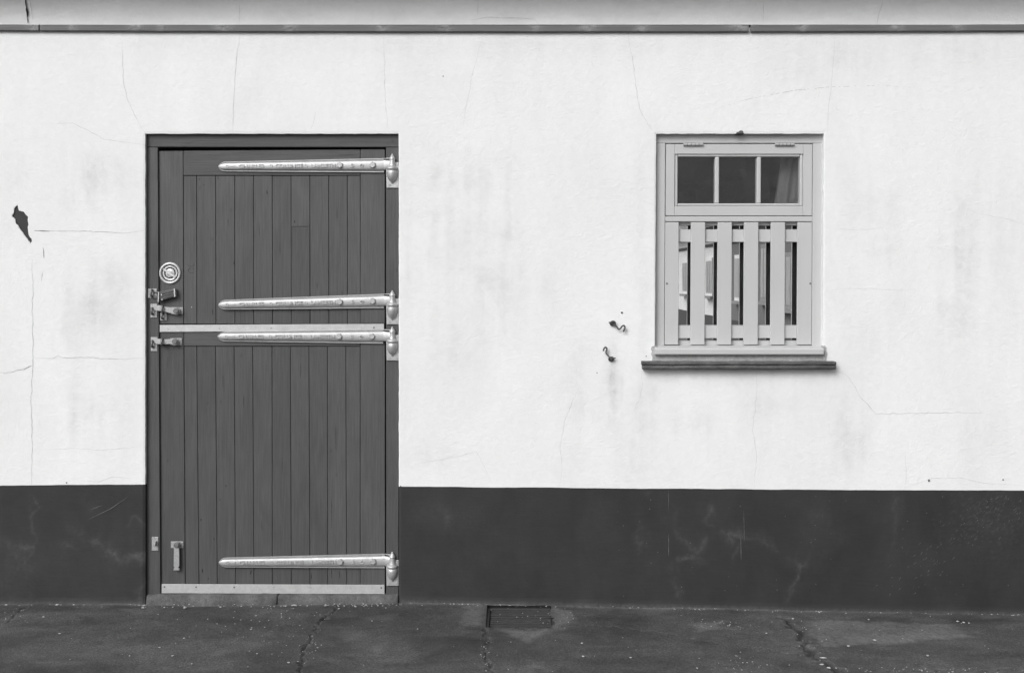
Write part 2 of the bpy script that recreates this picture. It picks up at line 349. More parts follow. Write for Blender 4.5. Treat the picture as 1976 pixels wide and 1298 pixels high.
def build_wall():
    Xg, Zg = np.meshgrid(xs, zs, indexing='ij'); nx, nz = Xg.shape
    Zg = Zg.copy(); Yg = np.zeros_like(Xg)
    lowmask = Zg < WZ(880)
    f = np.clip((WZ(880) - Zg) / (WZ(880) - zb0), 0, 1); Zg = Zg + f * (plinth_z(Xg) - zb0)
    dX0, dX1, dZ = WX(DOOR[0]), WX(DOOR[2]), WZ(DOOR[1]); wX0, wX1, wZ0, wZ1 = WX(WIN[0]), WX(WIN[2]), WZ(WIN[3]), WZ(WIN[1])
    cx = (Xg[:-1, :-1] + Xg[1:, 1:]) / 2; cz = (Zg[:-1, :-1] + Zg[1:, 1:]) / 2
    keep = ~((cx > dX0) & (cx < dX1) & (cz < dZ)) & ~((cx > wX0) & (cx < wX1) & (cz > wZ0) & (cz < wZ1))
    hol = inside(cx, cz, HOLE); keep &= ~hol
    # ragged edges: move boundary vertices a little, round them back
    def is_b(X, v): return np.abs(X - v) < 1e-6
    Xn, Zn = Xg.copy(), Zg.copy(); jx = (fbm(Zg * 30, Xg * 9, 5) - .5) * .007; jz = (fbm(Xg * 30, Zg * 9, 9) - .5) * .007
    e = 1e-6
    for X0 in (dX0, dX1): m = is_b(Xg, X0) & (Zg <= dZ + e); Xn[m] += jx[m] * .4; Yg[m] = .0015
    m = is_b(Zg, dZ) & (Xg >= dX0 - e) & (Xg <= dX1 + e); Zn[m] += jz[m] * .35; Yg[m] = .0015
    for X0 in (wX0, wX1):
        m = is_b(Xg, X0) & (Zg <= wZ1 + e) & (Zg >= wZ0 - e); Xn[m] += jx[m] * (.9 if X0 > wX0 else .4) - SHEAR((EYE - Zg[m]) * S + PYH) / S; Yg[m] = .0015
    m = is_b(Zg, wZ1) & (Xg >= wX0 - e) & (Xg <= wX1 + e); Zn[m] += jz[m] * .5; Yg[m] = .0015
    # snap the rim of the hole to its outline
    hb = np.zeros((nx, nz), bool); ii, jj = np.where(hol)
    for di in (0, 1):
        for dj in (0, 1): hb[ii + di, jj + dj] = True
    used_keep = np.zeros((nx, nz), bool); ki, kj = np.where(keep)
    for di in (0, 1):
        for dj in (0, 1): used_keep[ki + di, kj + dj] = True
    rim = hb & used_keep; HP = np.array(HOLE + [HOLE[0]])
    for i, j in zip(*np.where(rim)):
        best = (1e9, None)
        for (x0, z0), (x1, z1) in zip(HP[:-1], HP[1:]):
            vx, vz = x1 - x0, z1 - z0; t = np.clip(((Xn[i, j] - x0) * vx + (Zn[i, j] - z0) * vz) / (vx * vx + vz * vz), 0, 1); q = (x0 + t * vx, z0 + t * vz); dd = math.hypot(q[0] - Xn[i, j], q[1] - Zn[i, j])
            if dd < best[0]: best = (dd, q)
        if best[0] < .004: Xn[i, j], Zn[i, j] = best[1]
        Yg[i, j] = .0007
    idx = np.arange(nx * nz).reshape(nx, nz)
    F = np.stack([idx[:-1, :-1], idx[1:, :-1], idx[1:, 1:], idx[:-1, 1:]], -1)[keep]
    V = np.stack([Xn, Yg, Zn], -1).reshape(-1, 3).tolist(); F = F.tolist()
    # reveals: walk the boundary edges of the openings and push them back
    from collections import Counter
    cnt = Counter()
    for f in F:
        for a, b in zip(f, f[1:] + f[:1]): cnt[(min(a, b), max(a, b))] += 1
    back = {}
    Vn = np.array(V)
    def bk(a, dep):
        if a not in back: back[a] = len(V); x, y, z = V[a]; V.append([x, dep, z])
        return back[a]
    for f in list(F):
        for a, b in zip(f, f[1:] + f[:1]):
            if cnt[(min(a, b), max(a, b))] == 1:
                x, y, z = V[a]; x2, y2, z2 = V[b]
                if y > .0005 and y2 > .0005:
                    dep = .007 if y < .001 else .14; F.append([b, a, bk(a, dep), bk(b, dep)])
    V = np.array(V); X, Z = V[:, 0], V[:, 2]
    # grime patches and runs with their own places; darker bands under batten and ledge
    st = np.zeros(len(V)); PXv, PYv = X * S + PX0, PYH - (Z - EYE) * S
    for cx_, cy_, rx, ry, a in [(205, 345, 62, 42, .5), (150, 385, 60, 25, .3), (215, 540, 45, 45, .45), (170, 600, 60, 55, .5), (170, 800, 75, 50, .4), (895, 345, 85, 55, .34), (890, 440, 100, 90, .42), (930, 540, 75, 130, .46), (885, 650, 70, 70, .4), (840, 330, 30, 60, .4), (985, 400, 14, 90, .5), (1180, 745, 13, 70, 1.0), (1200, 735, 7, 45, .7), (1180, 790, 40, 60, .35), (1245, 790, 30, 70, .45), (1225, 880, 40, 50, .3), (1110, 760, 30, 130, .3), (1090, 880, 50, 60, .22), (1640, 850, 40, 70, .5), (1600, 890, 60, 40, .3), (1855, 520, 40, 160, .42), (1830, 600, 30, 80, .4), (780, 560, 14, 260, .3), (1245, 520, 14, 200, .3), (1690, 390, 60, 60, .25), (1700, 480, 40, 60, .2), (1940, 440, 40, 120, .26), (1850, 100, 160, 50, .22), (1600, 110, 140, 50, .22), (1330, 810, 60, 40, .25), (1480, 780, 90, 40, .22), (1430, 730, 190, 16, .3), (1060, 560, 25, 60, .2), (1700, 640, 50, 60, .15), (30, 330, 40, 50, .2), (820, 880, 60, 40, .18), (1000, 90, 400, 22, .2), (500, 90, 500, 20, .12), (1240, 420, 20, 160, .2), (1850, 860, 120, 50, .15)]:
        st = np.maximum(st, a * np.exp(-(((PXv - cx_) / rx) ** 2 + ((PYv - cy_) / ry) ** 2)))
    nz2 = fbm(X * 9, Z * 9, 40, 5); run = fbm(X * 26, Z * 1.3, 50, 3)
    run2 = fbm(X * 60, Z * 4, 55, 3); st = st * np.clip(.38 + 1.7 * (nz2 - .38) + 1.7 * (run - .45) + .6 * (run2 - .45), 0, 1.9) + np.clip(run - .55, 0, 1) * .35 * np.clip(fbm(X * 1.2, Z * 1.2, 60) * 2 - .8, 0, 1)
    me = mesh_np('wall_render', V, F, False, {'stain': st})
    # drop loose vertices
    bm = bmesh.new(); bm.from_mesh(me); bmesh.ops.delete(bm, geom=[v for v in bm.verts if not v.link_faces], context='VERTS'); bm.to_mesh(me); bm.free()
    return me
link('wall_render', build_wall(), M['plaster'], wall_t)

# the dark masonry seen in the hole in the render
hb_ = bm_mesh('exposed_brick', pbox(14, 388, 70, 478, .0062, .05))
tag(put('exposed_brick', hb_, M['hole'], wall_t), 'dark brickwork showing through a torn hole in the render')

def build_plinth():
    x_ = lines([(-4.4, -2.45, .15), (-2.45, 2.45, .008), (2.45, 4.41, .15)], [WX(DOOR[0]), WX(DOOR[2])]); t_ = np.linspace(0, 1, 80)
    X, T = np.meshgrid(x_, t_, indexing='ij'); ZT = plinth_z(X); ZB = base_z(X) - .05; Z = ZB + (ZT - ZB) * T; Y = np.zeros_like(X)
    Y += (fbm(X * 3, Z * 3, 70) - .5) * .003 * np.clip((1 - T) * 8, 0, 1)
    Y -= np.clip(1 - (Z - base_z(X)) / .03, 0, 1) * .006 * fbm(X * 12, Z * 12, 71)
    d0, d1 = WX(DOOR[0]), WX(DOOR[2])
    for v, s in ((d0, 1), (d1, -1)): Y[np.abs(X - v) < 1e-6] += .004
    nx, nz = X.shape; idx = np.arange(nx * nz).reshape(nx, nz); cx = (X[:-1, :-1] + X[1:, 1:]) / 2; keep = ~((cx > d0) & (cx < d1))
    F = np.stack([idx[:-1, :-1], idx[1:, :-1], idx[1:, 1:], idx[:-1, 1:]], -1)[keep].tolist(); V = np.stack([X, Y, Z], -1).reshape(-1, 3)
    V = V.tolist()
    for v, s in ((d0, 1), (d1, -1)):
        i = int(np.argmin(np.abs(x_ - v))); bi = []
        for j in range(nz): V.append([V[idx[i, j]][0], .14, V[idx[i, j]][2]]); bi.append(len(V) - 1)
        for j in range(nz - 1): F.append([idx[i, j], bi[j], bi[j + 1], idx[i, j + 1]] if s > 0 else [idx[i, j + 1], bi[j + 1], bi[j], idx[i, j]])
    V = np.array(V); Xv, Zv = V[:, 0], V[:, 2]; PXv, PYv = Xv * S + PX0, PYH - (Zv - EYE) * S
    wob = (fbm(Xv * 16, Zv * 16, 80, 5) - .5) * 46; wob2 = (fbm(Xv * 16, Zv * 16, 84, 5) - .5) * 46; st = np.zeros(len(V)); a, b = PXv + wob, PYv + wob2
    for pts, w, amp in [([(128, 1015), (165, 1030), (200, 1050), (225, 1068), (250, 1070), (280, 1070)], 7, .75), ([(100, 1045), (140, 1060), (150, 1055)], 4, .5), ([(0, 1050), (20, 1062), (15, 1085), (40, 1090), (58, 1100)], 6, .5), ([(35, 1056), (60, 1054)], 5, .5), ([(5, 1125), (12, 1095), (30, 1080)], 5, .4), ([(62, 950), (62, 1150)], 2.5, .35), ([(240, 1010), (280, 1008)], 4, .4), ([(145, 1040), (170, 1000), (160, 965)], 8, .3), ([(1320, 1085), (1345, 1062), (1375, 1035), (1420, 1030), (1470, 1038), (1510, 1065), (1548, 1085)], 6, .55), ([(1375, 1035), (1365, 1000), (1362, 985)], 4, .4), ([(1548, 1085), (1535, 1120), (1522, 1160)], 4, .5), ([(1548, 1085), (1565, 1050), (1580, 990)], 5, .4), ([(1330, 1070), (1340, 1080), (1380, 1100), (1415, 1112)], 5, .35), ([(1565, 1060), (1600, 1058)], 5, .3), ([(1236, 950), (1233, 1060)], 4, .4), ([(1420, 1055), (1418, 1160)], 3, .3), ([(1732, 960), (1725, 1080)], 8, .22), ([(855, 990), (858, 1035)], 5, .3), ([(1300, 990), (1310, 1030), (1340, 1060)], 6, .3), ([(1310, 1090), (1295, 1130), (1300, 1155)], 4, .3), ([(280, 1165), (280, 1120)], 5, .3)]:
        st = np.maximum(st, amp * np.exp(-(poly_dist(a, b, pts) / (w * 1.3))))
    st *= np.clip(fbm(Xv * 11, Zv * 7, 88, 4) * 3.2 - 1.0, .1, 1.1); sc = np.exp(-(((PXv - 1900) / 90) ** 2 + ((PYv - 1000) / 60) ** 2)) * np.clip(fbm((Xv - Zv) * 60, (Xv + Zv) * 200, 90, 3) - .52, 0, 1) * 1.2
    st = np.maximum(st, np.clip(sc, 0, .8)); st += np.clip(fbm(Xv * 5, Zv * 5, 93, 5) - .55, 0, 1) * .35
    gbz = base_z(Xv); st += np.exp(-((Zv - gbz) / .012) ** 2) * .5
    return mesh_np('plinth', V, F, False, {'stain': st})
link('plinth', build_plinth(), M['plinth'], wall_t)

# cove under the eaves and the batten below it
COVE_R, COVE_A0 = .25, R(10)
zb_top = WZ(48.5)
def cove_pt(th): return (-.004 - COVE_R * (math.cos(COVE_A0) - math.cos(th)), zb_top + COVE_R * (math.sin(th) - math.sin(COVE_A0)))
ths = np.concatenate([np.linspace(COVE_A0, R(40), 40), np.linspace(R(43), R(62), 8)])
cprof = [cove_pt(t) for t in ths]
def build_cove():
    x_ = np.concatenate([np.arange(-4.4, -2.45, .2), np.arange(-2.45, 2.45, .02), np.arange(2.45, 4.41, .2)]); V = []; st = []
    for x in x_:
        for y, z in cprof: V.append((x, y, z))
    V = np.array(V); V[:, 1] += (fbm(V[:, 0] * 5, V[:, 2] * 9, 101) - .5) * .006
    n = len(cprof); F = [(i * n + j, (i + 1) * n + j, (i + 1) * n + j + 1, i * n + j + 1) for i in range(len(x_) - 1) for j in range(n - 1)]
    st = np.clip(fbm(V[:, 0] * 6, V[:, 2] * 14, 104, 4) - .5, 0, 1) * .7
    return mesh_np('cove', V, F, True, {'stain': st})
link('cove', build_cove(), M['plaster'], wall_t)
cp_py = np.array([PYH - (z - EYE) * S * D / (D + y) for y, z in cprof])          # rows at which the cove's profile is seen
def cove_at(px, py):
    k = np.interp(-py, -cp_py, np.arange(len(cprof))); i = int(min(k, len(cprof) - 2)); f = k - i
    y = cprof[i][0] * (1 - f) + cprof[i + 1][0] * f; z = cprof[i][1] * (1 - f) + cprof[i + 1][1] * f
    return ((px - PX0) / S * (D + y) / D, y - .004, z)
def build_batten(px0, px1):
    bt_px = [-1000, 0, 300, 1000, 1600, 1976, 3000]; bt_t = [47, 47.5, 48, 49, 48.5, 47, 46]; bt_b = [59, 59.5, 61, 62, 61.5, 60, 58]
    x_ = np.arange(px0, px1 + .1, min(6, (px1 - px0))); prof = [(.01, 0), (-.014, 0), (-.018, .12), (-.018, .88), (-.015, 1), (.01, 1)]; V = []; st = []
    for p in x_:
        for k, (y, t) in enumerate(prof):
            zt, zb = WZ(np.interp(p, bt_px, bt_t), -.018), WZ(np.interp(p, bt_px, bt_b), -.018); V.append((WX(p, -.018), y, zb + (zt - zb) * t)); 
            st.append(max(math.exp(-((p - c) / w) ** 2) for c, w in ((65, 12), (140, 8), (262, 12), (312, 8), (432, 18), (560, 12), (735, 14), (860, 12), (1033, 10), (1135, 18), (1238, 14), (1430, 20), (1548, 10), (1730, 12), (1850, 12))) * (.4 + .6 * t))
    V = np.array(V); V[:, 2] += (fbm(V[:, 0] * 8, V[:, 0] * 0 + 3.3, 111) - .5) * .002; n = len(prof)
    F = [(i * n + j, (i + 1) * n + j, (i + 1) * n + j + 1, i * n + j + 1) for i in range(len(x_) - 1) for j in range(n - 1)] + [tuple(range(n)), tuple(range((len(x_) - 1) * n, len(x_) * n))[::-1]]
    return mesh_np('batten', V, F, False, {'stain': st})
for a, b in ((-880, 76.6), (77.0, 1448.8), (1449.2, 2850)): link('batten', build_batten(a, b), M['batten'], wall_t)
# eaves and roof above the frame
ye, ze = cprof[-1]
link('eaves_board', bm_mesh('eaves_board', box(-4.4, ye - .02, ze - .012, 4.4, ye - .001, ze + .13, .003)), M['frame_h'], wall_t)
rf = bmesh.new(); r0, r1 = (ye - .03, ze + .135), (2.2, ze + .17 + 1.9); q = [(r0[0], r0[1]), (r0[0], r0[1] + .04), (r1[0], r1[1] + .04), (4.6, ze - .2), (4.6, ze - .24), (r1[0], r1[1])]
ra = [rf.verts.new((-4.5, y, z)) for y, z in q]; rb = [rf.verts.new((4.5, y, z)) for y, z in q]; rf.faces.new(ra); rf.faces.new(rb[::-1])
for i in range(6): rf.faces.new((ra[i], ra[(i + 1) % 6], rb[(i + 1) % 6], rb[i]))
link('roof', bm_mesh('roof', rf), M['slate'], wall_t)
link('gable_end', bm_mesh('gable_end', box(-4.4, .002, -.2, -4.38, 4.4, 2.6)), M['wing_white'], wall_t)
link('gable_end', bm_mesh('gable_end', box(4.38, .002, -.2, 4.4, 4.4, 2.6)), M['wing_white'], wall_t)

# cracks in the render: thin ragged ribbons
def ribbon(pts, w, jit, at, step=5.0, dash=0.0):
    P = [np.array(pts[0], float)]
    for a, b in zip(pts[:-1], pts[1:]):
        a = np.array(a, float); b = np.array(b, float); n = max(1, int(np.linalg.norm(b - a) / step))
        for k in range(1, n + 1): P.append(a + (b - a) * k / n)
    P = np.array(P); T = np.gradient(P, axis=0); T /= np.linalg.norm(T, axis=1)[:, None] + 1e-9; N = np.stack([-T[:, 1], T[:, 0]], 1)
    j = (fbm(np.arange(len(P)) * .45, np.full(len(P), random.random() * 90), int(random.random() * 999), 4) - .5) * 2 * jit; P = P + N * j[:, None]
    V, F = [], []; n = len(P)
    for i in range(n):
        e = min(1, .25 + 3 * min(i, n - 1 - i) / max(n, 1)); ww = w * e * random.uniform(.55, 1.3) / 2
        for s in (-1, 1): V.append(at(P[i][0] + N[i][0] * ww * s, P[i][1] + N[i][1] * ww * s))
    for i in range(n - 1):
        if dash and vnoise(np.array([i * .9]), np.array([7.7]), 3)[0] < dash: continue
        F.append((2 * i, 2 * i + 1, 2 * i + 3, 2 * i + 2))
    return V, F
def wall_at(px, py): return (WX(px), -.0007, WZ(py))
def crack(pts, w=.55, jit=1.5, mat='crack', at=wall_at, dash=0.0, name='crack'):
    V, F = ribbon(pts, w, jit, at, 3.0 if dash else 5.0, dash); return link(name, mesh_np(name, V, F), M[mat], wall_t)
for pts, w in [([(236, 80), (238, 160), (245, 190), (262, 225), (279, 257)], .6), ([(464, 65), (457, 110), (452, 170), (449, 257)], .7), ([(741, 65), (742, 150), (745, 215), (750, 250)], .6), ([(610, 215), (601, 250)], .45), ([(1212, 64), (1221, 120), (1228, 175), (1234, 210), (1250, 240), (1266, 257)], .65), ([(932, 70), (915, 130), (900, 200), (894, 245)], .35), ([(1612, 66), (1604, 160), (1598, 220), (1597, 258)], .4),
               ([(97, 238), (140, 238), (165, 250), (200, 268), (240, 274), (279, 280)], .55), ([(66, 445), (100, 446), (150, 446), (200, 447), (243, 450), (279, 444)], 1.1), ([(62, 500), (64, 570), (62, 580), (64, 690), (60, 760), (62, 850), (61, 936)], 1.15), ([(66, 692), (104, 691), (112, 686), (120, 691), (170, 689), (230, 693), (279, 691)], 1.1), ([(0, 718), (10, 720), (45, 712), (62, 704)], 1.5), ([(75, 868), (140, 865), (200, 868), (279, 861)], .35), ([(160, 928), (190, 928), (220, 919), (250, 922)], .5),
               ([(1616, 712), (1640, 730), (1660, 765), (1690, 798), (1760, 797), (1900, 795)], .8), ([(1461, 714), (1460, 760), (1452, 830), (1460, 880), (1455, 942)], .5), ([(1237, 713), (1240, 740), (1234, 770), (1220, 800)], .4), ([(1120, 740), (1090, 810), (1080, 860), (1085, 900), (1080, 938)], .45), ([(800, 895), (860, 885), (920, 870), (935, 900), (950, 936)], .35), ([(1747, 870), (1749, 920), (1745, 943)], .45), ([(1747, 942), (1775, 930), (1795, 923), (1850, 921), (1900, 932), (1976, 936)], .45), ([(1595, 440), (1650, 443), (1720, 440)], .3), ([(1890, 412), (1930, 420), (1976, 432)], .3), ([(1592, 560), (1680, 556), (1760, 562)], .25)]:
    crack(pts, w * .85, 2.2)
crack([(1378, 211), (1450, 190), (1530, 175), (1600, 168), (1700, 165), (1765, 169)], .55, .5, 'crack', wall_at, .5)
crack([(83, 477), (84.5, 486), (85, 498)], 1.6, .8, 'crack_dark'); crack([(66, 445), (96, 446.5)], 1.1, .6, 'crack_dark'); crack([(80, 542), (82, 525)], .8, .6, 'crack'); crack([(45, 713), (61, 705)], 1.1, .6, 'crack_dark')
crack([(49, -30), (50, 5), (53, 25), (54.5, 46)], 3.2, 1.2, 'crack_dark', cove_at)
for pts, w in [([(922, 2), (922, 30)], .7), ([(905, 40), (940, 34), (1030, 36), (1038, 46)], .6), ([(1473, 5), (1472, 46)], .6), ([(1703, 5), (1694, 30), (1692, 46)], .8), ([(463, 5), (462, 46)], .4), ([(58, -4), (64, 40)], .6)]: crack(pts, w, 1.0, 'crack', cove_at)
for pts, w in [([(172, 1001), (215, 980), (247, 958)], .9), ([(176, 982), (198, 974)], .8), ([(1429, 1035), (1430, 1080)], .9), ([(1435, 985), (1436, 1045)], .6), ([(1290, 1030), (1290, 1072)], .9), ([(1290, 945), (1290, 985)], .5)]:
    crack(pts, w, .3, 'scuff', lambda a, b: (WX(a), -.0035, WZ(b)), 0, 'scratch')
# flakes scuffed off the black paint at the right
V, F = [], []
for k in range(150):
    tt = RNG.random() ** 1.7; c = RNG.normal((1955 - 230 * tt, 960 + 185 * tt), (30, 20)); L = RNG.uniform(1.0, 4.5); w = RNG.uniform(.12, .5); a = R(RNG.uniform(-60, -25)); ux, uy = math.cos(a) * L, math.sin(a) * L
    if c[1] < 952 or c[1] > 1150: continue
    i = len(V); V += [(WX(c[0] - ux - uy * w / L), -.0035, WZ(c[1] - uy + ux * w / L)), (WX(c[0] + ux - uy * w / L), -.0035, WZ(c[1] + uy + ux * w / L)), (WX(c[0] + ux + uy * w / L), -.0035, WZ(c[1] + uy - ux * w / L))]; F.append((i, i + 1, i + 2))
for k in range(60):
    c = (RNG.uniform(1180, 1960), RNG.uniform(955, 1150)); s = RNG.uniform(.5, 1.4); i = len(V); V += [(WX(c[0] - s), -.0035, WZ(c[1])), (WX(c[0] + s), -.0035, WZ(c[1] + s * .4)), (WX(c[0]), -.0035, WZ(c[1] - s))]; F.append((i, i + 1, i + 2))
tag(link('paint_scuffs', mesh_np('paint_scuffs', V, F), M['scuff'], wall_t), kind='stuff')
# nail heads and small knocks in the render
for px, py, r in ((1793, 927, 2.2), (1936, 925, 1.4), (1200, 603, 2.0), (128, 931, 1.3), (773, 938, 1.4), (1247, 687, 1.0), (1152, 719, 1.0), (855, 147, 1.0)):
    put('nail_head', bm_mesh('nail_head', cylY(px, py, r, -.003, .004, 9)), M['iron'], wall_t)

# ================================================================== PAVEMENT
def build_ground():
    near_x = np.arange(-2.75, 2.76, .0065); near_y = np.concatenate([np.arange(-1.12, .02, .0065), [.05, .2]])
    gx = [WX(940), WX(1068)]; gy0, gy1 = GP(940, 1213)[1], GP(940, 1168)[1]
    far = np.array([-120, -60, -30, -15, -8, -5, -4, -3.4, -3.0])
    x_ = np.concatenate([far, near_x, -far[::-1]]); y_ = np.concatenate([[-150, -90, -50, -25, -12, -7, -5, -3.5, -2.5, -1.9, -1.5, -1.3], near_y])
    X, Y = np.meshgrid(x_, y_, indexing='ij')
    bz = base_z(np.clip(X, -4, 4)); fall = np.exp(-np.clip(-Y, 0, 9) / .55); Z = bz * fall + (1 - fall) * -.012
    nearm = np.clip(1.3 + Y, 0, .3) / .3 * (np.abs(X) < 2.8)
    Z = Z + nearm * ((fbm(X * 2.2, Y * 2.2, 120, 4) - .5) * .016 + (fbm(X * 16, Y * 16, 125, 3) - .5) * .003)
    def G(pts): return [GP(a, b) for a, b in pts]
    wx = X + (fbm(X * 24, Y * 24, 130, 5) - .5) * .07; wy = Y + (fbm(X * 24, Y * 24, 134, 5) - .5) * .07
    cr = np.zeros_like(X); hl = np.zeros_like(X)
    for pts, w, a in [([(655, 1166), (640, 1178), (622, 1190), (602, 1214), (590, 1240), (582, 1260), (574, 1298)], .010, 1), ([(936, 1212), (940, 1235), (934, 1262), (944, 1280), (948, 1305)], .010, .9), ([(1512, 1182), (1530, 1195), (1545, 1212), (1556, 1238), (1572, 1254), (1592, 1268), (1612, 1290)], .030, 1), ([(1606, 1290), (1680, 1284), (1760, 1286), (1900, 1284), (1990, 1282)], .008, .85), ([(50, 1171), (20, 1190), (-5, 1206)], .008, .8), ([(1325, 1224), (1400, 1236), (1470, 1242), (1560, 1258)], .006, .6), ([(1110, 1202), (1210, 1205), (1320, 1222)], .005, .5), ([(580, 1298), (570, 1320)], .01, 1)]:
        d = poly_dist(wx, wy, G(pts)); w = w * .46 * (.35 + 1.3 * fbm(X * 14, Y * 14, 137, 3)); cr = np.maximum(cr, a * np.exp(-(d / w) ** 2)); hl = np.maximum(hl, a * np.exp(-((d - w * 2.2) / (w * 1.6)) ** 2) * .35)
    Z = Z - nearm * cr * .012 + nearm * hl * .003
    pale = hl * np.clip(fbm(X * 40, Y * 40, 140, 3) * 3 - 1.1, 0, 1.4)
    for pts, a in [([(895, 1172), (938, 1166), (934, 1207), (885, 1208), (900, 1190)], .5), ([(1069, 1166), (1095, 1172), (1110, 1190), (1088, 1206), (1066, 1214)], .55), ([(962, 1211), (1068, 1210), (1040, 1224), (1018, 1236), (1000, 1228), (975, 1216)], .75), ([(1550, 1186), (1840, 1190), (1870, 1215), (1700, 1232), (1590, 1236), (1560, 1208)], .6), ([(1340, 1196), (1400, 1188), (1385, 1206), (1335, 1212)], .6), ([(60, 1273), (160, 1270), (150, 1278), (70, 1279)], .35), ([(1370, 1262), (1500, 1272), (1480, 1298), (1370, 1298)], .2), ([(700, 1188), (770, 1184), (760, 1196), (710, 1196)], .3), ([(715, 1240), (745, 1236), (742, 1252), (722, 1256)], .3), ([(240, 1176), (300, 1170), (310, 1180), (260, 1184)], .35), ([(660, 1225), (690, 1220), (690, 1232), (665, 1234)], .3), ([(1020, 1275), (1050, 1272), (1046, 1284), (1022, 1284)], .3)]:
        g = G(pts); m = inside(wx, wy, g); d = poly_dist(wx, wy, g + g[:1]); pale = np.maximum(pale, a * np.clip(.5 + np.where(m, d, -d) / .035, 0, 1))
    bl = np.exp(-((Y + .012) / .016) ** 2) * np.clip(fbm(X * 9, Y * 9, 150, 3) * 2.6 - .7, 0, 1); pale = np.maximum(pale, bl * .75 * nearm)
    damp = np.zeros_like(X)
    for cx_, cy_, rx, ry, a in [(980, 1240, 190, 25, .55), (680, 1195, 90, 22, .35), (800, 1200, 120, 25, .4), (1200, 1200, 120, 25, .4), (1430, 1260, 120, 20, .4), (1545, 1195, 30, 18, .6), (400, 1190, 120, 20, .25), (60, 1240, 60, 20, .2), (1250, 1250, 160, 30, .3), (520, 1260, 80, 18, .3), (1770, 1272, 9, 4, .8)]:
        q = (EYE * S * D) / np.maximum(Y + D, .5); px = X * S * D / np.maximum(Y + D, .5) + PX0; py = q + PYH
        damp = np.maximum(damp, a * np.exp(-(((px - cx_) / rx) ** 2 + ((py - cy_) / ry) ** 2)))
    nx, ny = X.shape; idx = np.arange(nx * ny).reshape(nx, ny); cx = (X[:-1, :-1] + X[1:, 1:]) / 2; cy = (Y[:-1, :-1] + Y[1:, 1:]) / 2
    keep = ~((cx > gx[0]) & (cx < gx[1] - .05 * fbm(cx * 0 + 3.1, cy * 16, 141, 4) + .012) & (cy > gy0 - .02 + .13 * fbm(cx * 9, cx * 0 + 1.7, 143, 4)) & (cy < gy1))
    F = np.stack([idx[:-1, :-1], idx[1:, :-1], idx[1:, 1:], idx[:-1, 1:]], -1)[keep].tolist()
    return mesh_np('pavement', np.stack([X, Y, Z], -1).reshape(-1, 3), F, True, {'pale': pale.ravel(), 'crack': cr.ravel(), 'damp': damp.ravel()}), gx, gy0, gy1
gme, GX, GY0, GY1 = build_ground()
pav = link('pavement', gme, M['asphalt']); tag(pav, kind='structure')
def ground_z(x, y): 
    f = math.exp(-max(-y, 0) / .55); return float(base_z(x)) * f - .012 * (1 - f)

# drain grate let into the pavement
gz = ground_z((GX[0] + GX[1]) / 2, (GY0 + GY1) / 2) - .006
grate = empty('drain_grate', ((GX[0] + GX[1]) / 2, (GY0 + GY1) / 2, gz - .05), 'square iron drain grate clogged with dirt at the foot of the wall', 'drain')
put('frame', bm_mesh('frame', join_bm(box(GX[0] - .004, GY0 - .004, gz - .04, GX[0] + .014, GY1 + .004, gz + .001, .002), box(GX[1] - .014, GY0 - .004, gz - .04, GX[1] + .004, GY1 + .004, gz - .001, .002), box(GX[0] + .0142, GY0 - .004, gz - .04, GX[1] - .0142, GY0 + .012, gz - .002, .002), box(GX[0] + .0142, GY1 - .012, gz - .04, GX[1] - .0142, GY1 + .004, gz, .002))), M['cast'], grate)
nb = 11
for k in range(nb):
    y = GY0 + .022 + (GY1 - GY0 - .044) * k / (nb - 1)
    put('bar', bm_mesh('bar', box(GX[0] + .0144, y - .0065, gz - .03, GX[1] - .0144, y + .0065, gz - .005 + random.uniform(-.002, .001), .003)), M['cast'], grate)
gd = np.linspace(0, 1, 40); DX, DY = np.meshgrid(GX[0] + .013 + (GX[1] - GX[0] - .026) * gd, GY0 + .011 + (GY1 - GY0 - .022) * gd, indexing='ij'); DZ = gz - .024 + (fbm(DX * 26, DY * 26, 160, 4) - .42) * .03 + .02 * np.clip(1 - (DY - GY0) / .09, 0, 1)
di = np.arange(1600).reshape(40, 40)
dm = mesh_np('silt', np.stack([DX, DY, DZ], -1).reshape(-1, 3), np.stack([di[:-1, :-1], di[1:, :-1], di[1:, 1:], di[:-1, 1:]], -1).reshape(-1, 4).tolist(), True); put('silt', dm, M['silt'], grate)

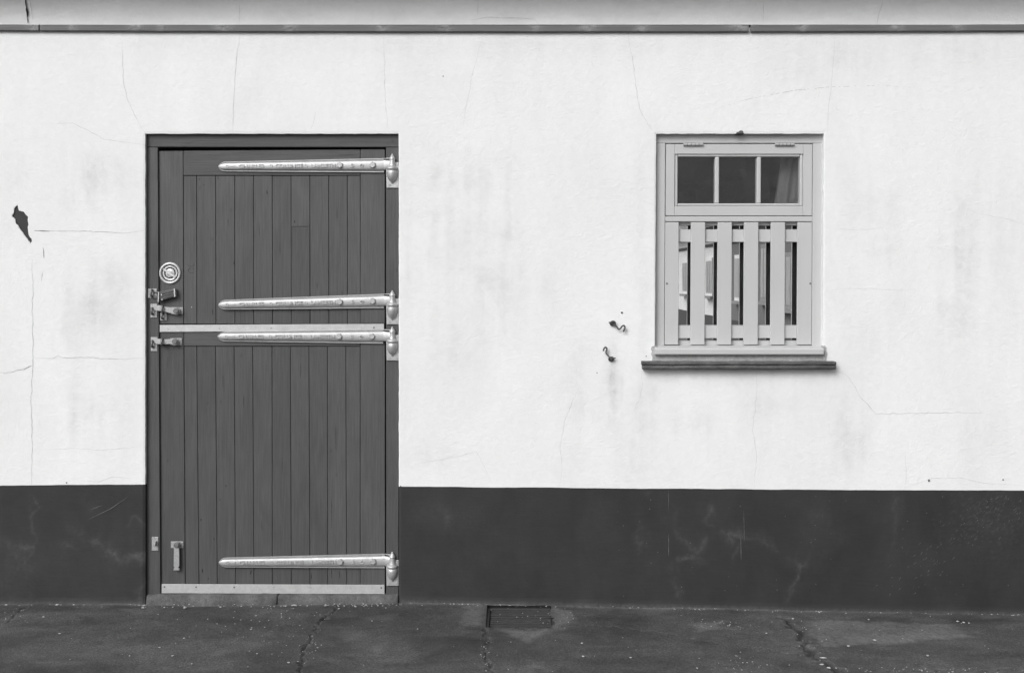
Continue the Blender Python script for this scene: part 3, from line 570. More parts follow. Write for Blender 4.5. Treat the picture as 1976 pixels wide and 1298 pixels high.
# stone chips and grit lying about
def build_chips():
    V, F = [], []
    ico = [(0, 0, 1), (.9, 0, .3), (.28, .86, .3), (-.72, .53, .3), (-.72, -.53, .3), (.28, -.86, .3), (0, 0, -.6)]; fc = [(0, 1, 2), (0, 2, 3), (0, 3, 4), (0, 4, 5), (0, 5, 1), (6, 2, 1), (6, 3, 2), (6, 4, 3), (6, 5, 4), (6, 1, 5)]
    def chip(x, y, s, fl=.5):
        i = len(V); a = random.uniform(0, 6.3); ca, sa = math.cos(a), math.sin(a); ex, ey = random.uniform(.7, 1.5), random.uniform(.6, 1.1); z = ground_z(x, y) + .003
        for p in ico:
            u, v, w = [c * random.uniform(.75, 1.25) for c in p]; u *= ex; v *= ey; V.append((x + s * (u * ca - v * sa), y + s * (u * sa + v * ca), z + s * fl * w))
        F.extend([tuple(i + j for j in f) for f in fc])
    for px, py, s in [(115, 1220, 3), (357, 1173, 5), (333, 1262, 3), (557, 1275, 3.5), (543, 1184, 2.5), (1637, 1238, 3.5), (1688, 1226, 3), (1125, 1262, 2.5), (1123, 1237, 3), (1217, 1264, 2.5), (1925, 1292, 4), (84, 1189, 2.5), (308, 1246, 2), (355, 1229, 2.5), (370, 1277, 2), (1479, 1214, 2), (1790, 1256, 2.5), (806, 1213, 2), (718, 1198, 2.5), (1588, 1262, 4.5), (1586, 1275, 4), (1600, 1282, 4), (250, 1262, 2), (620, 1242, 2), (496, 1258, 3), (1838, 1288, 2), (1530, 1184, 3), (1848, 1185, 4), (1860, 1187, 3), (110, 1167, 4), (12, 1167, 4), (1676, 1183, 2.5), (1870, 1188, 2.5)]:
        x, y = GP(px, py); chip(x, min(y, -.012), s / S)
    for k in range(45): 
        px = RNG.uniform(282, 772); chip(WX(px), -.03 - abs(RNG.normal(0, .02)), RNG.uniform(.8, 3.2) / S)
    for k in range(150): chip(RNG.uniform(-2.3, 2.3), -.012 - abs(RNG.normal(0, .014)), RNG.uniform(.7, 2.4) / S)
    for k in range(150): chip(RNG.uniform(-2.4, 2.4), RNG.uniform(-.95, -.02), RNG.uniform(.5, 1.6) * RNG.uniform(.6, 1.1) / S)
    for c, n, sx, sy in [((1385, 1197), 40, 30, 5), ((1440, 1280), 45, 50, 14), ((500, 1205), 40, 60, 12), ((560, 1225), 30, 40, 16), ((940, 1255), 40, 8, 22), ((600, 1230), 40, 18, 30), ((1560, 1235), 40, 22, 30), ((1750, 1285), 60, 110, 3), ((25, 1186), 25, 20, 8), ((1090, 1188), 20, 12, 10), ((1020, 1190), 30, 38, 10)]:
        for k in range(n * 2 // 3):
            px, py = RNG.normal(c, (sx, sy)); 
            if py < 1170: continue
            x, y = GP(px, py); chip(x, y, RNG.uniform(.5, 1.8) / S)
    return mesh_np('stone_chips', V, F)
ch = link('stone_chips', build_chips(), M['chip']); tag(ch, 'pale stone chips and grit scattered over the pavement', 'gravel', kind='stuff')

# ================================================================== DOORSTEP
step = empty('doorstep', (WX(525), -.01, base_z(0.0) * 0), 'low worn concrete step under the stable door', 'step')
def rough_bar(x0, x1, z0, z1, y0, y1, n, jit, seed, nz=4):
    """a bar with uneven faces"""
    prof = [(y1, z0)] + [(y0, z0 + (z1 - z0) * k / nz) for k in range(nz + 1)] + [(y0 + (y1 - y0) * .35, z1), (y1, z1)]; V = []; m = len(prof)
    for i in range(n + 1):
        x = x0 + (x1 - x0) * i / n
        for k, (y, z) in enumerate(prof): V.append((x, y, z))
    V = np.array(V); kk = np.tile(np.arange(m), n + 1)
    V[:, 1] += (fbm(V[:, 0] * 26, V[:, 2] * 60 + V[:, 1] * 40, seed) - .5) * jit * 2; V[:, 2] += (fbm(V[:, 0] * 18, V[:, 1] * 40 + kk, seed + 5) - .5) * jit * 1.6
    edge = (kk == 1) | (kk == nz + 1); V[edge, 1] += jit * .9
    for sgn, sl in ((1, slice(0, m)), (-1, slice(n * m, None))): V[sl, 0] += sgn * (fbm(V[sl, 2] * 90, V[sl, 1] * 50, seed + 9)) * min(jit * 2.5, .004)
    F = [(i * m + j, (i + 1) * m + j, (i + 1) * m + (j + 1) % m, i * m + (j + 1) % m) for i in range(n) for j in range(m)] + [tuple(range(m)), tuple(range(n * m, n * m + m))[::-1]]
    return mesh_np('bar', V, F, True)
sx0, sxm, sx1 = WX(281, -.012), WX(534.5, -.012), WX(768, -.012)
put('step_block', rough_bar(sx0, sxm, -.06, WZ(1149.5, -.012), -.012, .12, 90, .006, 170), M['step'], step)
put('step_block', rough_bar(sxm + .0015, sx1, -.06, WZ(1149.8, -.012), -.012, .12, 80, .006, 180), M['step'], step)

# ================================================================== DOOR FRAME
YF, YL = .022, .0335                    # front of the frame, front of the door leaves
fr = empty('door_frame', (WX(525), YF, WZ(1148)), 'dark grey wooden frame around the stable door', 'door frame')
put('jamb', bm_mesh('jamb', quad_block(((282, 1147.5), (309.5, 1147.5), (304.6, 284.5), (279.5, 284.5)), YF, YF + .09, .002)), M['frame_v'], fr)
put('jamb', bm_mesh('jamb', quad_block(((745.3, 1148.5), (769, 1148.5), (770, 284.5), (744.6, 284.5)), YF, YF + .09, .002)), M['frame_v'], fr)
put('head', bm_mesh('head', quad_block(((279, 284), (770, 284), (770, 257), (279, 257)), YF, YF + .09, .002)), M['frame_h'], fr)
put('door_stop', bm_mesh('door_stop', join_bm(pbox(304, 280, 746, 296, YL + .045, YL + .06), pbox(300, 290, 316, 1150, YL + .045, YL + .06), pbox(738, 290, 750, 1150, YL + .0452, YL + .06))), M['gap'], fr)
for px, py in ((291, 271.5), (757, 271.5)): put('peg', bm_mesh('peg', cylY(px, py, 3.0, YF - .0012, YF + .002, 12)), M['frame_v'], fr)
link('room_back', bm_mesh('room_back', pbox(262, 240, 790, 1175, .15, .16)), M['gap'], fr); world_to_parent(fr.children[-1])

# ================================================================== DOOR LEAVES
TX = [305.6, 353.5, 379.4, 416.2, 452.8, 489, 525.3, 561.8, 598, 634.3, 670.4, 695.3, 743]            # joints, upper leaf
LT = [307, 354.6, 379.7, 415.8, 451.8, 487.5, 525, 560.2, 596.2, 631.8, 667.3, 695.1, 743]            # lower leaf, top
LB = [311, 357.5, 384.3, 419.5, 454.9, 490.3, 525.6, 562.5, 598.3, 632.6, 669, 695.3, 743.3]           # lower leaf, bottom
def board(parent, name, xt0, xt1, xb0, xb1, yt, yb, yf, mat='door_v', g=.28, bev=.0017):
    if not hasattr(yt, '__len__'): yt = (yt, yt)
    return put(name, bm_mesh(name, quad_block(((xb0 + g, yb), (xb1 - g, yb), (xt1 - g, yt[1]), (xt0 + g, yt[0])), yf, yf + .028, bev)), M[mat], parent)
up = empty('upper_door_leaf', (WX(525), YL, WZ(625)), 'upper half of the dark boarded stable door, with round ring pull', 'door')
board(up, 'stile', TX[0], TX[1], TX[0] + .8, TX[1] + .6, (291.6, 291.2), 625, YL - .001)
board(up, 'stile', TX[11], TX[12], TX[11], TX[12], (288.4, 288.2), 624, YL - .001)
board(up, 'rail', TX[1], TX[11], TX[1], TX[11], (291, 288.6), 338.4, YL - .0015, 'door_h')
for i in range(1, 11):
    jy = YL + .0035 + random.uniform(-.0008, .0008)
    if i == 7:
        board(up, 'board', TX[i], TX[i + 1], TX[i], TX[i + 1], 338.8, 437, jy); board(up, 'board', TX[i], TX[i + 1], TX[i] + .3, TX[i + 1] + .3, 437.1, 625, jy + .0006)
    else: board(up, 'board', TX[i], TX[i + 1], TX[i] + .5, TX[i + 1] + .5, 338.8, 625 - .4 * i / 10, jy)
put('backing', bm_mesh('backing', pbox(307, 294, 742, 623, YL + .0275, YL + .04)), M['gap'], up)
lo = empty('lower_door_leaf', (WX(525), YL, WZ(1145)), 'lower half of the dark boarded stable door, with metal kick plate along its foot', 'door')
board(lo, 'stile', LT[0], LT[1], LB[0], LB[1], 627, 1144, YL - .001)
board(lo, 'stile', LT[11], LT[12], LB[11], LB[12], 627, 1144.5, YL - .001)
board(lo, 'rail', LT[1], LT[11], LT[1], LT[11], 627, 667.4, YL - .0015, 'door_h')
for i in range(1, 11): board(lo, 'board', LT[i], LT[i + 1], LB[i], LB[i + 1], 667.8, 1144, YL + .0035 + random.uniform(-.0008, .0008))
put('backing', bm_mesh('backing', pbox(312, 630, 742, 1142, YL + .0275, YL + .04)), M['gap'], lo)
kp = put('kick_plate', bm_mesh('kick_plate', quad_block(((311.8, 1144), (742, 1145.6), (742, 1128), (311.8, 1126.4)), YL - .008, YL - .0015, .0012)), M['strip'], lo)
for px in (317.5, 378.5, 452, 528, 599, 676.5, 735.8): screw(px, 1131.8 + (px - 317) * .004, YL - .0082, kp, .62, px in (317.5, 378.5, 452, 735.8))
ws = put('weather_strip', bm_mesh('weather_strip', quad_block(((308, 640.4), (741, 638.0), (741, 624.6), (308, 626.8)), YL - .008, YL - .0018, .001)), M['strip'], lo)
for px, d in ((324.5, 0), (423.5, 0), (523.5, 0), (622.5, 0), (721.5, 1)): screw(px, 634.2 - (px - 324) * .006, YL - .0082, ws, .62, bool(d))

# strap hinges -------------------------------------------------------------
HL = (741.5 - 420) / S                                      # length of the strap
def half_h(x):                                              # half height of the strap, tapering to a pointed nose
    w = (9.2 + (14.0 - 9.2) * x / HL) / S; t = min(x / .034, 1.0); return w * (1 - (1 - t) ** 2.0) ** .68
def make_strap():
    prof = [(-1, 0), (-1, .0042), (-.97, .0056), (-.87, .0056), (-.83, .0010), (-.75, .0010), (-.70, .0085), (-.58, .0122), (-.38, .0140), (0, .0146), (.38, .0140), (.58, .0122), (.70, .0085), (.75, .0010), (.83, .0010), (.87, .0056), (.97, .0056), (1, .0042), (1, 0)]
    st = [.0002, .001, .0025, .005, .008, .012, .016, .021, .027, .034, .041, .047, .06] + list(np.linspace(.08, HL, 22)); V = []; m = len(prof)
    for x in st:
        h = half_h(x); e = min(1, x / .03) ** .5
        for v, d in prof: V.append((x, -.002 - (d if d < .0058 else .0052 + (d - .0052) * e), v * h))
    F = [(i * m + j, i * m + j + 1, (i + 1) * m + j + 1, (i + 1) * m + j) for i in range(len(st) - 1) for j in range(m - 1)] + [tuple(range(m)), tuple(range((len(st) - 1) * m, len(st) * m))[::-1]]
    bm = bmesh.new(); vv = [bm.verts.new(v) for v in V]
    for f in F: bm.faces.new([vv[i] for i in f])
    # neck that swells towards the knuckle, and the upper flange that wraps round it
    xk = (756.5 - 420) / S; secs = [(HL - .012, .0235, .004, .0150), (HL + .004, .0235, .005, .0165), (HL + .015, .0225, .006, .021), (xk - .004, .0215, .007, .028), (xk + .004, .0205, .010, .030)]; rings = []
    for x, hh, d0, d1 in secs:
        rings.append([bm.verts.new((x, -(d0 + (d1 - d0) * (.5 + .5 * math.cos(a))) if True else 0, hh * math.sin(a) * (1 if math.sin(a) > 0 else .92))) for a in np.linspace(-math.pi, math.pi, 17)[:-1]])
    for a, b in zip(rings[:-1], rings[1:]):
        for k in range(16): bm.faces.new((a[k], a[(k + 1) % 16], b[(k + 1) % 16], b[k]))
    bm.faces.new(rings[0]); bm.faces.new(rings[-1][::-1])
    fl = join_bm(hexa([(HL - .002, -.0070, .0285), (xk, -.024, .0285), (xk, -.024, .0318), (HL - .002, -.0070, .0322), (HL - .002, -.002, .0285), (xk, -.006, .0285), (xk, -.006, .0318), (HL - .002, -.002, .0322)], .0008))
    me = bm_mesh('strap', join_bm(bm, fl)); me.polygons.foreach_set('use_smooth', [True] * len(me.polygons))
    me.set_sharp_from_angle(angle=R(50)); return me
STRAP = make_strap(); STRAP.materials.append(M['silver'])
def text_mesh(s):
    c = bpy.data.curves.new('lettering', 'FONT'); c.body = s; c.size = 1; c.extrude = .05; c.offset = .012; c.bevel_depth = .02; c.resolution_u = 3; c.bevel_resolution = 0
    o = bpy.data.objects.new('lettering', c); COL.objects.link(o); bpy.context.view_layer.update()
    me = bpy.data.meshes.new_from_object(o.evaluated_get(bpy.context.evaluated_depsgraph_get())); bpy.data.objects.remove(o); bpy.data.curves.remove(c); return me
def letter_pts(s, x0, x1, h, y):
    me = text_mesh(s); n = len(me.vertices); co = np.empty(n * 3); me.vertices.foreach_get('co', co); co = co.reshape(-1, 3); mn, mx = co.min(0), co.max(0)
    q = np.empty_like(co); q[:, 0] = x0 + (co[:, 0] - mn[0]) / (mx[0] - mn[0]) * (x1 - x0); q[:, 2] = ((co[:, 1] - mn[1]) / (mx[1] - mn[1]) - .5) * h; q[:, 1] = y - (co[:, 2] - mn[2]) / (mx[2] - mn[2]) * .0046 + .001
    me.vertices.foreach_set('co', q.ravel()); me.update(); bm = bmesh.new(); bm.from_mesh(me); bpy.data.meshes.remove(me); return bm
def hx(px): return (px - 420) / S
SURF = -.0166
def silver_mesh(name, bm, smooth=False):
    me = bm_mesh(name, bm, smooth); me.materials.append(M['silver']); return me
WORDS = [silver_mesh('lettering', letter_pts(w, hx(a), hx(b), .0170, SURF)) for w, a, b in (('CHARLES', 461, 510), ('COLLINGE', 532, 585), ('LAMBETH', 601, 648))]
RING = silver_mesh('countersunk_screw', lathe([(.0074, .0008), (.0068, -.0022), (.0050, -.0022), (.0043, .0008)], 14, 'y'))
def bar_bm(x0, x1, z0, z1): return hexa([(hx(x0), SURF - .0024, z0), (hx(x1), SURF - .0024, z0), (hx(x1), SURF - .0024, z1), (hx(x0), SURF - .0024, z1), (hx(x0), SURF + .001, z0), (hx(x1), SURF + .001, z0), (hx(x1), SURF + .001, z1), (hx(x0), SURF + .001, z1)], .0004)
ARROW = silver_mesh('arrow_mark', prism([(hx(445), -.0012), (hx(452), -.0012), (hx(452), -.005), (hx(453.6), -.005), (hx(453.6), .005), (hx(452), .005), (hx(452), .0012), (hx(445), .0012)], SURF - .0024, SURF + .001, .0004, False))
def make_emblem():                                           # small cast crown: five points over a curved band
    cx = hx(699); pts = []
    for a, L in ((158, .0125), (128, .0105), (90, .0135), (52, .0105), (22, .0125)):
        a = R(a); u, w = math.cos(a), math.sin(a); b = .0018; base = (cx + u * .003, -.004 + w * .003); tip = (cx + u * L, -.004 + w * L)
        pts.append(tube([(base[0], SURF, base[1]), ((base[0] + tip[0]) / 2, SURF - .0006, (base[1] + tip[1]) / 2), (tip[0], SURF, tip[1])], [.0014, .0022, .0016], 6))
    pts.append(tube([(cx - .0085, SURF, -.0058), (cx, SURF - .0004, -.0082), (cx + .0085, SURF, -.0058)], .0018, 6)); return bm_mesh('emblem', join_bm(*pts), True)
EMBLEM = make_emblem(); EMBLEM.materials.append(M['silver'])
def make_bolt():
    r = .0150; bm = lathe([(r, .002), (r, -.0075), (r * .80, -.0105)], 6, 'y'); return bm_mesh('bolt', bm)
BOLT = make_bolt(); BOLT.materials.append(M['silver'])
BARREL_PROF = [(0, 297), (1.4, 297.1), (1.9, 298), (1.6, 299), (2.6, 300), (4.2, 302.3), (5.2, 304.6), (6.2, 306.2), (6.4, 307.0), (5.6, 307.6), (5.6, 309), (5.9, 314), (6.3, 319.5), (7.2, 321.3), (9.6, 322.5), (11.0, 324.3), (11.0, 326), (9.6, 327.6), (9.4, 328.4)]
BULB_PROF = [(8.6, 328.3), (9.8, 329.3), (10.8, 332), (11.0, 335), (10.6, 338.5), (9.7, 342), (8.2, 345.5), (5.9, 348.6), (4.2, 350.2), (2.6, 351.2), (2.6, 352.4), (1.9, 353.6), (0, 354)]
MARKS = {k: silver_mesh('size_mark', letter_pts(k, hx(678.5), hx(684), .0165, SURF)) for k in 'D83'}
BAR_ME = bm_mesh('knuckle', lathe([(r / S, (325 - py) / S) for r, py in BARREL_PROF], 22), True); BAR_ME.materials.append(M['silver']); BAR_ME.set_sharp_from_angle(angle=R(55))
BUL_ME = bm_mesh('pintle_cup', lathe([(r / S, (325 - py) / S) for r, py in BULB_PROF], 22), True); BUL_ME.materials.append(M['silver'])
def strap_hinge(leaf, tip_py, kn_py, slope, mark, plate_top, dx=0.0, sp=(357, 357)):
    off = leaf.location
    h = link('strap_hinge', STRAP, None, leaf); y = YL - .003
    h.location = Vector((WX(420 + dx, y - .015), y, WZ(tip_py, y - .015))) - off; h.rotation_euler = (0, -slope, 0)
    for w_ in WORDS: link('lettering', w_, None, h)
    link('size_mark', MARKS[mark], None, h); link('arrow_mark', ARROW, None, h)
    for px in (438.5, 523.5, 591.5): link('countersunk_screw', RING, None, h).location = (hx(px), SURF, 0)
    e = link('emblem', EMBLEM, None, h)
    for px in (656.5, 720):
        b = link('bolt', BOLT, None, h); b.location = (hx(px), -.0148, .001); b.rotation_euler = (0, random.uniform(0, 1), 0)
    k = link('knuckle', BAR_ME, None, leaf); ky = y - .018; k.location = Vector((WX(757, ky), ky, WZ(kn_py, ky))) - off
    # the half that stays on the frame
    cup = link('pintle_cup', BUL_ME, None, fr); cup.location = Vector((WX(757, ky), ky + .001, WZ(kn_py, ky))) - fr.location
    dyp = kn_py - 325
    pl = put('pintle_plate', bm_mesh('pintle_plate', quad_block(((746, 362.5 + dyp), (769.4, 362.5 + dyp), (769.4, 313 + dyp), (744.8, 313 + dyp)), YF - .007, YF - .0008, .0012)), M['silver'], fr)
    pn = put('pintle_neck', bm_mesh('pintle_neck', box(WX(751), ky, WZ(345 + dyp), WX(763), YF - .006, WZ(331 + dyp), .003, 2)), M['silver'], fr)
    for px, py in ((751.3, 357), (765.2, 357.2), (765.6, 317.5)): screw(px, py + dyp, YF - .0072, pl, .95)
    return h
strap_hinge(up, 321.3, 325, R(.45), 'D', 313); strap_hinge(up, 588.2, 588, R(1.35), '8', 0); strap_hinge(lo, 649.3, 658, R(.0), '8', 0, -1.5); strap_hinge(lo, 1085.5, 1092, R(.5), '3', 0, 1.0)

# ring pull ------------------------------------------------------------------
rcx, rcz = WX(328.5, YL), WZ(527, YL); y = YL - .001
def yl(prof, n=36): return lathe([(r / S, y - h) for r, h in prof], n, 'y', (rcx, 0, rcz))
rp = put('ring_pull', bm_mesh('ring_pull', yl([(21.3, 0), (21.3, .003), (20.6, .006), (19.2, .0078), (17.6, .0072), (16.6, .0052), (16.2, .001), (15.6, -.004), (0, -.0042)]), True), M['brass'], up)
put('dish_plate', bm_mesh('dish_plate', yl([(14.6, -.004), (14.6, .0016), (14.0, .0024), (11.2, .0024), (10.8, -.0006), (9.2, -.0006), (8.9, .0012), (8.2, .0020), (0, .0022)]), True), M['brass'], rp)
a = math.atan2(16, 24); ux, uz = math.cos(-a), math.sin(-a)
def rpt(u, w): return (rcx + (u * ux - w * uz) / S, rcz + (u * uz + w * ux) / S)
bp = [(-14.6, -2.1), (-7, -2.2), (-4.5, -4.0), (0, -3.2), (4.5, -4.2), (7, -2.2), (14.6, -2.1), (14.6, 2.1), (7, 2.2), (4.5, 2.8), (0, 4.0), (-4.5, 2.8), (-7, 2.2), (-14.6, 2.1)]
put('ring_bar', bm_mesh('ring_bar', prism([rpt(u, w) for u, w in bp], y - .0105, y - .001, .0015, False)), M['brass'], rp)
# painted-over ghost of old marks beside it
put('old_mark', bm_mesh('old_mark', tube(smooth_path([(WX(361, YL), YL + .0028, WZ(511)), (WX(365), YL + .0026, WZ(513.5)), (WX(370), YL + .0028, WZ(511)), (WX(367), YL + .0028, WZ(508))]), .0011, 6), True), M['door_v'], up)
put('old_mark', bm_mesh('old_mark', tube([(WX(364.5 + 5.6 * math.cos(t)), YL + .0028, WZ(521.5 + 5.2 * math.sin(t))) for t in np.linspace(.5, 6.0, 22)], .0011, 6), True), M['door_v'], up)
for px, py, leaf in ((369.5, 592.5, up),): put('paint_chip', bm_mesh('paint_chip', cylY(px, py, 1.3, YL + .0026, YL + .006, 7)), M['chip'], leaf)

def gouge(leaf, px, py, L, w=1.0):
    y_ = YL + .0022; V, F = ribbon([(px, py), (px + random.uniform(-1, 1), py + L)], w, .5, lambda a, b: (WX(a, y_), y_, WZ(b, y_)), 1.5)
    o = link('split', mesh_np('split', V, F), M['gap'], leaf); o.location = -leaf.location
for px, py, L, w in ((451.5, 505, 5, 1.6), (410, 596, 11, 1.3), (515, 367, 8, 1.4), (394, 355, 4, 1.2), (385, 344, 4, 1.0), (420, 341, 5, .9), (568, 425, 6, 1.4), (612, 545, 14, .8), (660, 560, 16, .7), (440, 420, 18, .5), (500, 430, 26, .5), (720, 480, 30, .5), (650, 400, 22, .5), (540, 470, 20, .5)): gouge(up, px, py, L, w)
for px, py, L, w in ((436, 935, 4, 2.0), (424, 962, 3, 1.4), (388, 1000, 5, 1.8), (413, 1037, 5, 1.5), (390.5, 1096, 9, 1.8), (402, 1114, 4, 1.2), (484, 1100, 8, 1.2), (640, 1096, 20, 1.0), (655, 1100, 16, .9), (600, 1105, 12, .8), (640, 960, 60, .6), (648, 820, 50, .6), (712, 760, 40, .5), (470, 760, 26, .5), (545, 880, 34, .5), (580, 700, 30, .5), (505, 1000, 24, .5), (430, 720, 30, .5), (720, 930, 60, .6), (706, 1000, 40, .6)): gouge(lo, px, py, L, w)

# latches --------------------------------------------------------------------
def plate(parent, name, x0, y0, x1, y1, yf, screws=(), mat='zinc', bev=.0012, d=.004, ss=.6):
    p = put(name, bm_mesh(name, pbox(x0, y0, x1, y1, yf - d, yf - .0004, bev)), M[mat], parent)
    for a, b in screws: screw(a, b, yf - d - .0002, p, ss)
    return p
def staple(parent, px, py, h, yf, r=1.1):
    zs_ = [WZ(py - h / 2, yf), WZ(py + h / 2, yf)]; x = WX(px, yf)
    return put('staple', bm_mesh('staple', tube(smooth_path([(x, yf, zs_[0]), (x, yf - .012, zs_[0]), (x, yf - .017, (zs_[0] + zs_[1]) / 2), (x, yf - .012, zs_[1]), (x, yf, zs_[1])], 4), r * 2 / S, 7), True), M['rivet'], parent)
# keeper for the padlock, on the frame
k1 = plate(fr, 'keeper_plate', 285.2, 556.8, 302.8, 575, YF, ((288.2, 560), (300, 560), (288.2, 571.6), (300, 571.6))); staple(k1, 293.6, 565.6, 12, YF - .004)
k2 = plate(fr, 'keeper_plate', 290, 586, 303, 612.8, YF, ((293.6, 609), (300, 609), (293, 588.4))); staple(k2, 294.6, 600, 11, YF - .004)
k3 = plate(fr, 'keeper_plate', 290.6, 650.2, 303.6, 677.4, YF, ((294.5, 673), (300.5, 673))); staple(k3, 295, 663, 11, YF - .004)
k4 = plate(fr, 'keeper_plate', 292.6, 1035.2, 305.6, 1062, YF, ((296.6, 1039), (301, 1059))); put('keeper_tab', bm_mesh('keeper_tab', quad_block(((296.2, 1053), (299.3, 1053.6), (301, 1044.6), (298.2, 1044)), YF - .02, YF - .004, .0015)), M['zinc'], k4)
def flip_latch(leaf, arm, pivot, pl, scr, label):
    p = plate(leaf, 'latch_plate', *pl, YL - .001, scr)
    yy = YF - .005; put('stem', bm_mesh('stem', cylY(pivot[0], pivot[1], 3.2, yy - .003, YL - .004, 12)), M['rivet'], p); put('latch_arm', bm_mesh('latch_arm', prism(arm, yy - .0055, yy, .0012)), M['zinc'], p)
    put('pivot', bm_mesh('pivot', join_bm(cylY(pivot[0], pivot[1], 6.2, yy - .0075, yy - .004, 18), cylY(pivot[0], pivot[1], 3.9, yy - .0125, yy - .0074, 14))), M['rivet'], p)
    return p
def circ(cx, cy, r, a0, a1, n=9): return [(cx + r * math.cos(t), cy + r * math.sin(t)) for t in np.linspace(R(a0), R(a1), n)]
a2 = [(294.8, 588.5), (311.5, 589.2), (318.5, 591.6), (332, 593.2)] + circ(340, 600, 7.2, -110, 110, 11) + [(333, 605.4), (318, 601.4), (309, 600.2), (295, 599)]
l2 = flip_latch(up, a2, (340, 600), (330, 592.6, 353, 606), ((350, 595.2), (350, 603)), ''); staple(l2, 314.8, 596.5, 11, YF - .006)
st2 = plate(up, 'staple_plate', 309, 603, 321.8, 618.2, YL - .001, ((311.8, 605.6), (319, 616)), ); staple(st2, 314.4, 609.6, 9, YL - .005)
a3 = [(294.8, 652.2), (309, 653.4), (318, 654.6), (330, 653.6)] + circ(337.4, 659.2, 7.2, -110, 110, 11) + [(330, 663.6), (318, 664.2), (304, 663.8), (295, 662.4)]
l3 = flip_latch(lo, a3, (337.4, 659.2), (328.5, 652.2, 351, 666), ((348.6, 655), (348.6, 663.2)), ''); staple(l3, 314, 659.3, 10, YF - .006)
a4 = [(335.4, 1057.5), (335.0, 1092), (336.8, 1094.2), (335, 1096.6), (334.8, 1100), (346.2, 1100), (346, 1096.4), (343.6, 1094), (346.2, 1091.5), (345.6, 1058.5)] + circ(341, 1051, 6.4, 60, -230, 13)
flip_latch(lo, a4, (341, 1051.4), (329.4, 1044, 354, 1057), ((332, 1054), (351.6, 1047), (351.6, 1054.4)), '')
for px, py in ((332, 671), (348.5, 670)): put('screw_plug', bm_mesh('screw_plug', cylY(px, py, 3.6, YL - .0022, YL + .002, 12)), M['door_v'], lo)

# padlock hanging from the top keeper
pdk = empty('padlock', (WX(322), YL - .02, WZ(580)), 'dark laminated padlock hanging tilted from the top keeper beside the ring pull', 'padlock')
yp = YL - .026
put('body', bm_mesh('body', quad_block(((309.5, 580.4), (337, 572.6), (335.4, 557.4), (307, 562.6)), yp, YL - .004, .0025, 2)), M['padlock'], pdk)
for f0, f1 in ((.14, .30), (.42, .58), (.70, .86)):
    ly = lambda f, top, bot: top + (bot - top) * f
    put('lamination', bm_mesh('lamination', quad_block(((311, ly(f1, 562.2, 580.0)), (334.5, ly(f1, 558, 573)), (334.3, ly(f0, 558, 573)), (310.5, ly(f0, 562.2, 580.0))), yp - .0022, yp + .002, .0008)), M['padlock'], pdk)
put('end_cap', bm_mesh('end_cap', quad_block(((335.8, 573), (338.6, 572.4), (337.4, 556.4), (334.8, 556.8)), yp - .003, YL - .006, .001)), M['brass'], pdk)
put('hasp_plate', bm_mesh('hasp_plate', quad_block(((304, 582.6), (306.6, 582.8), (307.6, 562.6), (304.4, 563.4)), yp - .004, YL - .012, .001)), M['zinc'], pdk)
put('shackle', bm_mesh('shackle', tube(smooth_path([(WX(309), yp + .01, WZ(566)), (WX(302), yp + .004, WZ(563.5)), (WX(295), yp + .006, WZ(564)), (WX(292.6), yp + .016, WZ(566.2)), (WX(295), yp + .006, WZ(569.6)), (WX(303), yp + .004, WZ(572)), (WX(310), yp + .01, WZ(575))], 5), 1.3 / S, 7), True), M['rivet'], pdk)
put('rivet', bm_mesh('rivet', cylY(311.5, 568.6, 1.5, yp - .003, yp + .002, 8)), M['brass'], pdk); put('rivet', bm_mesh('rivet', cylY(312.8, 578, 1.5, yp - .003, yp + .002, 8)), M['brass'], pdk)

# ================================================================== WINDOW
YW = .030
win = empty('window', (WX(1428), YW, WZ(684)), 'pale grey window with a three-pane top light over vertical slats', 'window')
def sx(px, py): return px - SHEAR(py)
def wblock(parent, name, x0, y0, x1, y1, yf, yb, bev=.0015, mat='win', seg=1):
    return put(name, bm_mesh(name, quad_block(((sx(x0, y1), y1), (sx(x1, y1), y1), (sx(x1, y0), y0), (sx(x0, y0), y0)), yf, yb, bev, seg)), M[mat], parent)
wblock(win, 'frame_jamb', 1264.5, 276.6, 1284, 668, YW, YW + .09); wblock(win, 'frame_jamb', 1569, 276.6, 1592, 668, YW, YW + .09)
wblock(win, 'frame_head', 1264.5, 256, 1592, 276.3, YW, YW + .09); wblock(win, 'mid_rail', 1284.3, 417.4, 1568.7, 427.6, YW + .002, YW + .085, .002)
wblock(win, 'bottom_rail', 1284.3, 656.8, 1568.7, 668, YW + .026, YW + .088, .001)
# fanlight sash
sash = wblock(win, 'sash_rail', 1302.6, 278, 1550.4, 297.4, YW + .003, YW + .055)
wblock(win, 'sash_stile', 1285.2, 278, 1302.4, 416.2, YW + .003, YW + .055); wblock(win, 'sash_stile', 1550.6, 278, 1567.8, 416.2, YW + .003, YW + .055)
wblock(win, 'sash_rail', 1302.6, 397.6, 1550.4, 416.2, YW + .003, YW + .055)
for x0, y0, x1, y1 in ((1303, 297.7, 1308.4, 397.4), (1544.4, 297.7, 1550, 397.4), (1308.6, 297.7, 1544.2, 302.6), (1308.6, 392.6, 1544.2, 397.4)): wblock(win, 'glazing_bead', x0, y0, x1, y1, YW + .0075, YW + .05, .0035)
for x0 in (1380.4, 1461.2): wblock(win, 'glazing_bar', x0, 302.8, x0 + 7.8, 392.4, YW + .0085, YW + .05, .004, 'win', 2)
for x0, x1 in ((1306, 1381), (1387.6, 1462), (1468.4, 1546)): wblock(win, 'pane', x0, 300, x1, 395, YW + .026, YW + .030, 0, 'glass_top')
